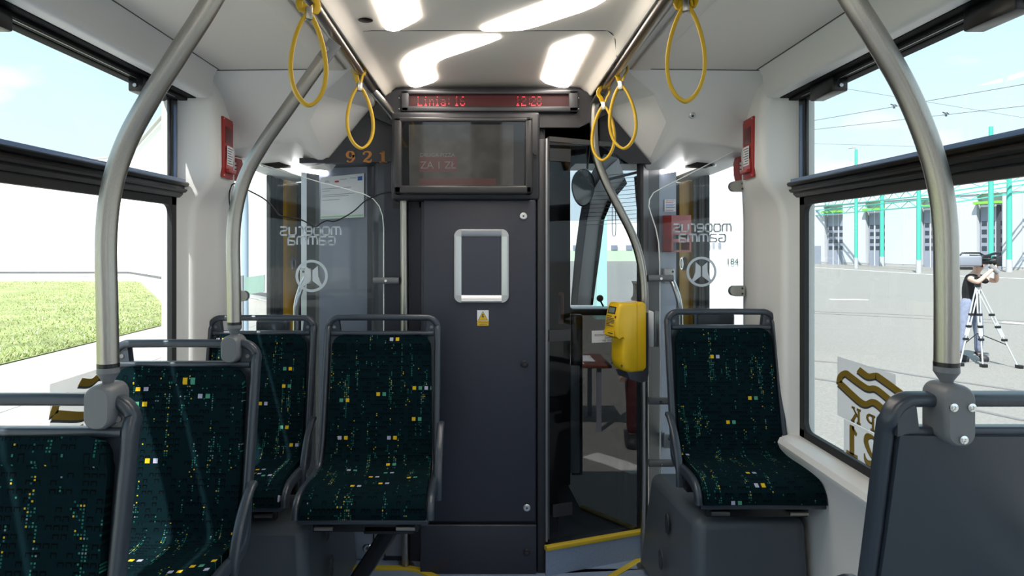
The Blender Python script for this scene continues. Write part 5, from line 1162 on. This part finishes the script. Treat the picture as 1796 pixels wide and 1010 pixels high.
# ---- depot hall on the right
DA, DD = Vector((38.0, 78.0, 0)), Vector((7.8, -22.0, 0)); DU = DD.normalized(); DN = Vector((-DU.y, DU.x, 0)); DN = DN if DN.x < 0 else -DN
def onwall(px, off=0):
    q = (px-CX)/F; t = (q*DA.y-DA.x)/(DD.x-q*DD.y); return DA+DD*t+DN*off
def hz(py, p): return (CY-py)/F*p.y
hall = thing('depot_hall', 'long pale grey tram depot hall with tall folding gates', 'building', tuple(DA+DD*.5+Vector((0, 0, GROUND))))
def wallquad(b, x0, x1, z0, z1, off0, off1):
    a, c = onwall(x0, 0), onwall(x1, 0)
    lo = [a+DN*off1, c+DN*off1]; hi = [a+DN*off0, c+DN*off0]
    pts = [Vector((p.x, p.y, z)) for z in (z0, z1) for p in (lo[0], lo[1], hi[1], hi[0])]; v = [b.bm.verts.new(p) for p in pts]
    for f in ((0, 1, 2, 3), (4, 5, 6, 7), (0, 1, 5, 4), (1, 2, 6, 5), (2, 3, 7, 6), (3, 0, 4, 7)): b.bm.faces.new([v[i] for i in f])
ZT = 4.7
b = MB(); wallquad(b, 1360, 2300, GROUND, ZT, -1.2, -.6); b.build('hall_wall', DEPW, hall, 0)
b = MB(); wallquad(b, 1360, 2300, ZT, ZT+.5, -1.2, .1); b.build('roof_edge', mat('roof_edge', (.62, .65, .68), .5), hall, 0)
gates = [(1448, 1476), (1520, 1550), (1616, 1650), (1715, 1756), (1830, 1900)]
prev = 1360
for i, (g0, g1) in enumerate(gates):
    b = MB(); wallquad(b, prev, g0-2, GROUND+.25, ZT, -.6, 0); wallquad(b, prev+ (g0-prev)*.5, prev+(g0-prev)*.5+1, GROUND+.25, ZT, 0, .06); b.build('wall_bay', DEPW, hall, 0)
    gt = MB(); wallquad(gt, g0, g1, GROUND, ZT-1.0, -.5, -.35); gt = gt.build('folding_gate', GATE, hall, 0)
    nc = 3; wd_ = (g1-g0)/nc
    wb = MB()
    for j in range(nc):
        for z in (-.45, .30, 1.05, 1.80): wallquad(wb, g0+wd_*(j+.18), g0+wd_*(j+.82), z, z+.42, -.36, -.33)
    wb.build('gate_glazing', DARKG, gt, 0)
    wb = MB()
    for j in range(1, nc): wallquad(wb, g0+wd_*j-.3, g0+wd_*j+.3, GROUND, ZT-1.0, -.36, -.32)
    wb.build('gate_seam', PAPER, gt, 0)
    b = MB(); wallquad(b, g0-2, g1+2, ZT-.95, ZT-.72, -.1, .5); b.build('gate_canopy', LIME, hall, 0)
    b = MB(); wallquad(b, prev, g0-2, GROUND, GROUND+.25, -.6, -.02); b.build('wall_base', PLINTH, hall, 0)
    prev = g1+2
b = MB(); wallquad(b, prev, 2300, GROUND, ZT, -.6, 0); b.build('wall_bay', DEPW, hall, 0)
b = MB(); wallquad(b, 1744, 1751, -1.2, ZT-1.05, -.36, -.25); b.build('open_gap', INK, hall, 0)
b = MB(); wallquad(b, 1426, 1440, GROUND, GROUND+2.1, -.1, .06); b.build('small_door', GATE, hall, 0)
# teal masts with grey feet
masts = [(1415, 460, 378, .16), (1501.5, 471, 262, .15), (1547, 467, 338, .20), (1611.5, 478.5, 322, .17), (1738, 486, 222, .16), (1770, 477, 306, .20)]
lab = ['teal mast at the left edge of the right window', 'thin teal mast with a curved lamp arm at its top', 'teal mast with grey foot in front of the second depot gate', 'teal mast standing next to the white depot bay left of the grab pole', 'tall teal mast right behind the cameraman', 'thick teal mast with grey foot near the right photo edge']
MP = []
for (x, y0, y1, rad), lb in zip(masts, lab):
    Y = 2.11*F/(y0-CY); p = P(x, y0, Y); zt = (CY-y1)/F*Y; r = thing('catenary_mast', lb, 'mast', tuple(p), 'teal catenary masts')
    MB().tube([p+Vector((0, 0, 1.0)), Vector((p.x, p.y, 3.0)), Vector((p.x, p.y, zt))], rad*1.0, 14, scale=[1, 1, .8]).build('mast_tube', TEAL, r, 60)
    MB().tube([p, p+Vector((0, 0, 1.0))], rad*1.12, 14).build('mast_foot', mat('mast_foot', (.42, .44, .46), .5), r, 60)
    MP.append((p, zt))
    if x == 1501.5:
        g = MB(); g.tube(smoothpath([Vector((p.x, p.y, zt-.9)), Vector((p.x, p.y, zt)), Vector((p.x-.1, p.y, zt+.15)), Vector((p.x-.7, p.y, zt+.1))], 5), .05, 8); g.build('lamp_arm', PLINTH, r, 60)
def beam(label, p0, p1, th=.30):
    r = thing('gantry_beam', label, 'gantry', tuple((p0+p1)/2), 'teal gantry beams')
    d = (p1-p0); n = max(4, int(d.length/1.2)); g = MB()
    g.sweep([p0, p1], rrect(.10, .10, .02)); g.sweep([p0-Vector((0, 0, th*2)), p1-Vector((0, 0, th*2))], rrect(.10, .10, .02)); g.build('chord', TEAL, r, 0)
    g = MB()
    for i in range(n):
        a, c = p0+d*(i/n), p0+d*((i+1)/n); z = Vector((0, 0, th*2))
        g.sweep([a if i % 2 else a-z, c-z if i % 2 else c], rrect(.05, .05, .01))
    g.build('lattice', TEAL, r, 0)
beam('upper teal gantry beam running past the depot roof', P(1409, 357, 84), P(1612, 331, 52)); beam('teal gantry beam high on the right above the open gate', P(1612, 331, 52), P(1830, 297, 52))
beam('lower teal gantry beam just over the depot gates', P(1409, 371, 80), P(1640, 348, 56)); beam('teal gantry beam behind the right grab pole', P(1640, 348, 56), P(1830, 318, 54))
def wire(label, a, c, sag=.15, rad=.012):
    pts = [a+(c-a)*(i/10)-Vector((0, 0, sag*4*(i/10)*(1-i/10))) for i in range(11)]
    tag(MB().tube(pts, rad, 5).build('overhead_wire', mat('wire_grey', (.10, .10, .11), .6), None, 60), label, 'wire', 'overhead wires')
wire('overhead wire crossing the upper right window, upper of two', P(1395, 217, 26), P(1830, 142, 19), 0, .010)
wire('overhead wire crossing the upper right window, lower of two', P(1395, 231, 26), P(1830, 182, 21), 0, .010)
wire('thin span wire slanting down through the upper right window', P(1462, 152, 22), P(1830, 212, 26), 0, .006)
wire('thin level span wire low in the upper right window', P(1400, 251, 40), P(1640, 258, 44), 0, .010)
for wa, wb_, tt, lb in ((P(1395, 217, 26), P(1830, 142, 19), .475, 'small hanger clip on the upper overhead wire'), (P(1395, 231, 26), P(1830, 182, 21), .657, 'small hanger clip on the lower overhead wire')):
    p = wa+(wb_-wa)*tt; g = MB(); g.sweep([p+Vector((-.12, 0, .09)), p+Vector((-.02, 0, .05)), p+Vector((.03, 0, .07)), p+Vector((.10, 0, .02))], rrect(.035, .03, .008)); g.box(tuple(p-Vector((.035, .02, .06))), tuple(p+Vector((.035, .02, .03))), .01)
    tag(g.build('wire_clip', INK, None, 30), lb, 'clip', 'wire clips')
# track rails and painted lines on the apron
for i, (x0, y0, x1, y1) in enumerate(((4.2, 5, 5.8, 15), (5.6, 5, 7.4, 15.2))): pass
RAILM = mat('rail_steel', (.20, .19, .19), .5, .4)
def ribbon(name, pts, w, m, label, cat, group):
    g = MB(); q = smoothpath([(x, y, GROUND+.006) for x, y in pts], 8)
    g.sweep(q, rrect(.012, w, .003), up=(0, 0, 1)); tag(g.build(name, m, None, 0), label, cat, group)
gp = lambda x, y: (lambda Y: ((x-CX)/F*Y, Y))(2.11*F/(y-CY))
for pts, lb in (([gp(1415, 632), gp(1500, 640), gp(1600, 658), gp(1796, 687)], 'track rail nearest the cameraman on the asphalt'), ([gp(1415, 662), gp(1500, 676), gp(1640, 705), gp(1796, 738)], 'track rail closest to the tram, behind the window sticker'),
                ([gp(1415, 546), gp(1600, 553), gp(1796, 564)], 'far track rail in the middle of the apron'), ([gp(1415, 549), gp(1600, 558), gp(1796, 570)], 'second far track rail in the middle of the apron')):
    ribbon('track_rail', pts, .07, RAILM, lb, 'rail', 'tram rails in the asphalt')
WPAINT = mat('worn_white_paint', (.66, .65, .62), .8, var=.1, bscale=6)
ribbon('painted_line', [gp(1412, 468), gp(1560, 477), gp(1660, 483), gp(1800, 489)], .22, WPAINT, 'white painted line on the apron at the foot of the depot', 'line', 'white lines on the asphalt')
ribbon('painted_line', [gp(1455, 525), gp(1522, 526)], .22, WPAINT, 'short white dash in the middle of the apron', 'line', 'white lines on the asphalt')
ribbon('painted_line', [gp(1760, 565), gp(1830, 571)], .22, WPAINT, 'short white dash right of the cameraman', 'line', 'white lines on the asphalt')
ribbon('painted_line', [gp(1035, 799), gp(1080, 813), gp(1123, 829)], .22, WPAINT, 'broad white road line placed ahead for its reflection in the cab glass', 'line', 'white lines on the asphalt')  # laid ahead of the tram in place of the line's reflection

# things ahead of the tram, seen through the cab and the right door
r = thing('white_service_block', 'white block with a dark number beyond the right tram door', 'building', (5.2, 14.0, GROUND))
MB().box((4.3, 13.3, GROUND), (6.0, 14.5, 3.2), .05).build('block_walls', BLD, r)
np_ = plane(P(1284, 459, 13.28), (1, 0, 0), (0, 0, 1), (0, -1, 0))
b = MB(); text(b, '184', .17, lambda u, v, w: np_(u, v, w), .012); b.build('block_number', mat('green_black', (.03, .07, .06), .6), r, 0)
b = MB()
for x, y in ((1252, 430), (1262, 430), (1243, 431)): q = P(x, y, 13.28); b.box(tuple(q-Vector((.025, .006, .05))), tuple(q+Vector((.025, .006, .05))))
b.build('block_window', GATE, r)
r = thing('low_building', 'low white building with a green band seen through the cab window', 'building', (25, 90, GROUND))
MB().box((9, 90, GROUND), (34, 96, 3.4)).build('building_walls', BLD, r)
MB().box((9, 89.9, GROUND), (34, 90.0, -.6)).build('green_band', mat('pale_green', (.55, .72, .5), .7), r)
for x0, x1 in ((1072, 1083), (1098, 1109), (1005, 1012)):
    a, c = P(x0, 438, 89.8), P(x1, 430, 89.8); MB().box((a.x, 89.8, a.z), (c.x, 89.9, c.z)).build('window', GATE, r)
r = thing('mint_panel', 'pale mint vehicle flank standing upright beyond the cab windscreen', 'panel', tuple(P(1056, 560, 7)))
MB().prism([P(1046, 560, 7).xz, P(1065, 560, 7).xz, P(1064, 250, 7).xz, P(1052, 250, 7).xz], lambda u, v, w: Vector((u, w, v)), 7, 7.3).build('flank', mat('mint_paint', (.45, .74, .70), .5), r, 0)
# table with papers, placed ahead of the tram in place of its reflection
r = thing('folding_table', 'brown table with grey legs placed outside the cab in place of its reflection', 'table', (1.0, 7.6, GROUND))
tx0, tx1, ty0, ty1, tz = .35, 1.40, 7.4, 8.2, -1.385
MB().box((tx0, ty0, tz), (tx1, ty1, tz+.035), .008).build('tabletop', mat('table_brown', (.16, .05, .03), .5), r)
for x in (tx0+.1, tx1-.14):
    for y in (ty0+.06, ty1-.06): MB().box((x-.025, y-.025, GROUND), (x+.025, y+.025, tz)).build('table_leg', mat('table_leg', (.22, .24, .30), .5), r)
b = MB()
for i, (x, y, a) in enumerate(((.95, 7.7, .2), (1.1, 7.85, -.3))):
    g = MB(); g.box((x-.15, y-.21, tz+.036+i*.002), (x+.15, y+.21, tz+.037+i*.002)); tag(g.build('paper_sheet', PAPER), ('white paper sheet lying flat on the brown table', 'second white paper sheet overlapping on the brown table')[i], 'paper')
r = thing('person', 'dark red figure standing in for a reddish reflection behind the right pole', 'person', (1.62, 6.9, GROUND))
# ---- figures
def skin(name, verts, edges, radii, m, parent, root_=0, sub=2):
    me = bpy.data.meshes.new(name); bm = bmesh.new(); lay = bm.verts.layers.skin.verify(); vs = []
    for i, v in enumerate(verts):
        q = bm.verts.new(v); rr = radii[i]; q[lay].radius = rr if isinstance(rr, tuple) else (rr, rr); q[lay].use_root = (i == root_); vs.append(q)
    for a, c in edges: bm.edges.new((vs[a], vs[c]))
    bm.to_mesh(me); bm.free(); me.materials.append(m); o = bpy.data.objects.new(name, me); COL.objects.link(o)
    o.parent = parent
    s = o.modifiers.new('skin', 'SKIN'); s.use_smooth_shade = True; d = o.modifiers.new('sub', 'SUBSURF'); d.levels = sub; d.render_levels = sub
    return o
SKIN = mat('skin', (.62, .40, .31), .5); HAIR = mat('dark_hair', (.03, .02, .015), .7); TSHIRT = mat('black_tshirt', (.012, .012, .014), .8); JEANS = mat('grey_blue_jeans', (.20, .23, .33), .8, var=.15, bscale=20); SHOE = mat('dark_shoe', (.02, .02, .024), .6)
def chain(*pts): return [Vector(p) for p in pts]
def figure(root, J, cloth_top, cloth_leg, hair=True):
    """J: joints in local metres; one continuous skinned body, clothing over it"""
    V_, E_, R_ = [], [], []
    def add(p, r): V_.append(Vector(p)); R_.append(r); return len(V_)-1
    def link(a, c): E_.append((a, c))
    pel = add(J['pelvis'], (.15, .11)); wst = add(J['waist'], (.135, .10)); ch = add(J['chest'], (.16, .115)); nk = add(J['neck'], .055); hd0 = add(J['jaw'], (.070, .08)); hd = add(J['head'], (.080, .098)); ht = add(J['crown'], (.055, .065))
    nose = add(Vector(J['jaw'])*.35+Vector(J['head'])*.65+Vector(J['face'])*.105, .014); link(hd, nose)
    for a, c in ((pel, wst), (wst, ch), (ch, nk), (nk, hd0), (hd0, hd), (hd, ht)): link(a, c)
    for s in 'lr':
        sh = add(J['sh_'+s], .062); el = add(J['el_'+s], .046); wr = add(J['wr_'+s], .030); pm = add(J['pm_'+s], (.040, .022)); link(ch, sh); link(sh, el); link(el, wr); link(wr, pm)
        d = (Vector(J['pm_'+s])-Vector(J['wr_'+s])).normalized(); sd = d.cross(Vector((0, 1, .3))).normalized()
        for k, ln in ((-.03, .062), (-.01, .075), (.011, .07), (.03, .055)):
            a = add(Vector(J['pm_'+s])+sd*k+d*.035, .010); c = add(Vector(J['pm_'+s])+sd*k*1.1+d*ln+Vector((0, .02, -.01)), .008); link(pm, a); link(a, c)
        a = add(Vector(J['wr_'+s])+sd*.04+d*.04, .011); link(pm, a)
        hp_ = add(J['hip_'+s], .095); kn = add(J['kn_'+s], .062); an = add(J['an_'+s], .036); to = add(Vector(J['an_'+s])*.6+Vector(J['to_'+s])*.4, .022); link(pel, hp_); link(hp_, kn); link(kn, an); link(an, to)
    skin('body', V_, E_, R_, SKIN, root)
    T = [J[k] for k in ('hem', 'waist', 'chest', 'collar', 'sh_l', 'slv_l', 'sh_r', 'slv_r')]
    skin('shirt', T, [(0, 1), (1, 2), (2, 3), (2, 4), (4, 5), (2, 6), (6, 7)], [(.165, .125), (.155, .12), (.180, .135), .075, .080, .068, .080, .068], cloth_top, root, 2)
    T = [J['waist_low'], J['pelvis'], J['hip_l'], J['kn_l'], J['cuff_l'], J['hip_r'], J['kn_r'], J['cuff_r']]
    skin('trousers', T, [(0, 1), (1, 2), (2, 3), (3, 4), (1, 5), (5, 6), (6, 7)], [(.150, .115), (.165, .125), .108, .078, .064, .108, .078, .064], cloth_leg, root, 1)
    for s in 'lr':
        a, t = Vector(J['an_'+s]), Vector(J['to_'+s]); d = t-a; d.z = 0; d.normalize(); a0 = Vector((a.x, a.y, .045))
        skin('shoe', [a0-d*.05, a0+d*.06+Vector((0, 0, .0)), a0+d*.17-Vector((0, 0, .012)), a0+Vector((0, 0, .05))], [(0, 1), (1, 2), (0, 3)], [.085, .088, .070, .085], SHOE, root, 0)
    if hair:
        h, c, f = Vector(J['head']), Vector(J['crown']), Vector(J['face'])
        skin('hair', [h-f*.035+Vector((0, 0, -.03)), h-f*.02+Vector((0, 0, .05)), c+Vector((0, 0, .01))], [(0, 1), (1, 2)], [(.085, .09), (.095, .10), (.075, .085)], HAIR, root, 1)
    # eyes and mouth on the face
    h, f = Vector(J['head']), Vector(J['face']); sdv = f.cross(Vector((0, 0, 1))).normalized(); g = MB()
    for k in (-.032, .032): g.lathe([(.009, -.004), (.009, .004)], Matrix.Translation(h+f*.096+sdv*k) @ f.to_track_quat('Z', 'Y').to_matrix().to_4x4(), 8)
    g.build('eyes', INK, None, 30).parent = root
# cameraman: local +y away from the tram, looking to image right and slightly towards us
CAMP = gp(1708, 633); cm = thing('person', 'person in black t-shirt and grey-blue jeans filming with a shoulder camera on a tripod', 'person', (CAMP[0], CAMP[1], GROUND))
J = dict(pelvis=(-.06, 0, .93), waist=(-.05, .0, 1.08), chest=(-.02, .0, 1.33), neck=(.03, 0, 1.49), jaw=(.06, -.02, 1.56), head=(.07, -.02, 1.64), crown=(.06, -.01, 1.73), face=(.85, -.5, 0),
         sh_l=(-.16, -.12, 1.40), el_l=(-.22, -.38, 1.34), wr_l=(.04, -.34, 1.54), pm_l=(.11, -.32, 1.58), sh_r=(.16, .12, 1.40), el_r=(.40, .02, 1.34), wr_r=(.24, -.18, 1.50), pm_r=(.19, -.24, 1.56),
         hip_l=(-.16, -.02, .88), kn_l=(-.20, -.04, .48), an_l=(-.24, .02, .09), to_l=(-.12, -.10, .04), hip_r=(.04, .02, .88), kn_r=(.06, -.03, .48), an_r=(.09, .02, .09), to_r=(.22, -.10, .04),
         hem=(-.06, 0, .74), collar=(.02, 0, 1.44), slv_l=(-.13, -.26, 1.34), slv_r=(.31, .07, 1.33), waist_low=(-.055, 0, 1.10), cuff_l=(-.235, .015, .13), cuff_r=(.088, .015, .13))
J['face'] = tuple(Vector(J['face']).normalized())
J = {k: tuple(c*1.09 for c in v) for k, v in J.items()}; figure(cm, J, TSHIRT, JEANS)
# second, mostly hidden dark red figure, added to stand for a reddish reflection
r2 = r; J2 = dict(pelvis=(0, 0, .90), waist=(0, 0, 1.05), chest=(0, 0, 1.28), neck=(0, 0, 1.42), jaw=(0, -.02, 1.49), head=(0, -.02, 1.57), crown=(0, -.01, 1.66), face=(0, -1, 0),
         sh_l=(-.17, 0, 1.34), el_l=(-.22, .02, 1.08), wr_l=(-.22, -.08, .84), pm_l=(-.22, -.10, .77), sh_r=(.17, 0, 1.34), el_r=(.22, .02, 1.08), wr_r=(.22, -.08, .84), pm_r=(.22, -.10, .77),
         hip_l=(-.09, 0, .86), kn_l=(-.10, -.02, .46), an_l=(-.10, .02, .09), to_l=(-.12, -.12, .04), hip_r=(.09, 0, .86), kn_r=(.10, -.02, .46), an_r=(.10, .02, .09), to_r=(.12, -.12, .04),
         hem=(0, 0, .88), collar=(0, 0, 1.38), slv_l=(-.22, 0, .90), slv_r=(.22, 0, .90), waist_low=(0, 0, .96), cuff_l=(-.10, .01, .13), cuff_r=(.10, .01, .13))
figure(r2, J2, mat('reddish_reflection_top', (.10, .012, .016), .8), mat('reddish_reflection_legs', (.08, .014, .018), .8))
# video camera on the shoulder
base = Vector((CAMP[0], CAMP[1], GROUND)); LCl = lambda u, v, w: base+Vector((u, v, w))
vc = thing('video_camera', 'grey and black shoulder video camera held by the person in black', 'video camera', tuple(LCl(.05, -.24, 1.60)))
VM = Matrix.Translation(LCl(-.16, -.20, 1.83)) @ Matrix.Rotation(math.radians(-12), 4, 'Z')
GREYC = mat('camera_grey', (.22, .24, .29), .45)
MB().box((-.30, -.07, -.09), (.12, .07, .10), .03, 3, VM).build('camera_body', GREYC, vc)
MB().box((-.42, -.06, -.10), (-.29, .06, .08), .015, 2, VM).build('battery', mat('battery_grey', (.15, .16, .19), .5), vc)
g = MB(); g.tube([VM @ Vector(p) for p in ((-.22, 0, .09), (-.18, 0, .15), (.10, 0, .15), (.18, 0, .10))], .016, 10); g.build('carry_handle', BLACK, vc, 60)
g = MB(); g.lathe([(.055, 0), (.06, .10), (.05, .12), (.065, .20), (.075, .24), (.06, .24)], VM @ Matrix.Translation((.12, 0, 0)) @ Matrix.Rotation(PI/2, 4, 'Y'), 20); g.build('lens', BLACK, vc)
MB().box((.33, -.075, -.08), (.42, .075, .09), .008, 2, VM).build('lens_hood', RUBBER, vc)
g = MB(); g.box((.10, -.16, .06), (.22, -.08, .12), .01, 2, VM); g.tube([VM @ Vector(p) for p in ((.16, -.10, .10), (.30, -.06, .14), (.38, -.04, .15))], .022, 10); g.build('viewfinder', BLACK, vc)
MB().box((-.32, -.05, -.15), (-.02, .05, -.10), .01, 2, VM).build('shoulder_pad', RUBBER, vc)
g = MB(); g.lathe([(.05, 0), (.042, .16)], VM @ Matrix.Translation((.30, -.12, -.16)) @ Matrix.Rotation(.4, 4, 'X'), 12) if False else g.tube([VM @ Vector(p) for p in ((.22, -.10, -.07), (.34, -.13, -.20))], .045, 10); g.build('grey_pouch', mat('pouch_grey', (.2, .2, .21), .7), vc, 60)
# tripod standing in front of the person
tp = thing('tripod', 'silver camera tripod standing in front of the cameraman', 'tripod', tuple(LCl(.05, -.30, 0)))
TS = mat('tripod_silver', (.66, .66, .68), .35, .6)
TT = Vector((-.20, -.36, 1.38))
MB().tube([LCl(*TT), LCl(TT.x, TT.y, 1.56)], .05, 12).build('tripod_head', BLACK, tp, 60)
MB().tube([LCl(*TT), LCl(TT.x, TT.y, .52)], .014, 10).build('centre_column', TS, tp, 60)
for i, ft in enumerate(((-.62, -.50, 0), (-.30, -.62, 0.0), (.24, -.72, 0))):
    f = Vector(ft); f.z = .0; g = MB(); side = (f-TT).cross(Vector((0, 1, 0))).normalized()*.028; md = TT+(f-TT)*.62
    for s in (-1, 1): g.tube([LCl(*(TT+side*s)), LCl(*(md+side*s*.9))], .012, 8)
    g.tube([LCl(*(TT+(f-TT)*.45)), LCl(*f)], .013, 8); lg = g.build('tripod_leg', TS, tp, 60)
    g = MB()
    for k in (.35, .5, .66): q = TT+(f-TT)*k; g.box(tuple(LCl(q.x-.045, q.y-.022, q.z-.022)), tuple(LCl(q.x+.045, q.y+.022, q.z+.022)), .008)
    g.build('leg_clamp', BLACK, lg)
    g = MB(); g.box(tuple(LCl(f.x-.035, f.y-.05, 0)), tuple(LCl(f.x+.055, f.y+.05, .06)), .012); g.build('rubber_foot', BLACK, lg)
    g = MB(); q = TT+(f-TT)*.72; g.tube([LCl(TT.x, TT.y, .56), LCl(*q)], .008, 6); g.build('spreader', BLACK, lg, 60)
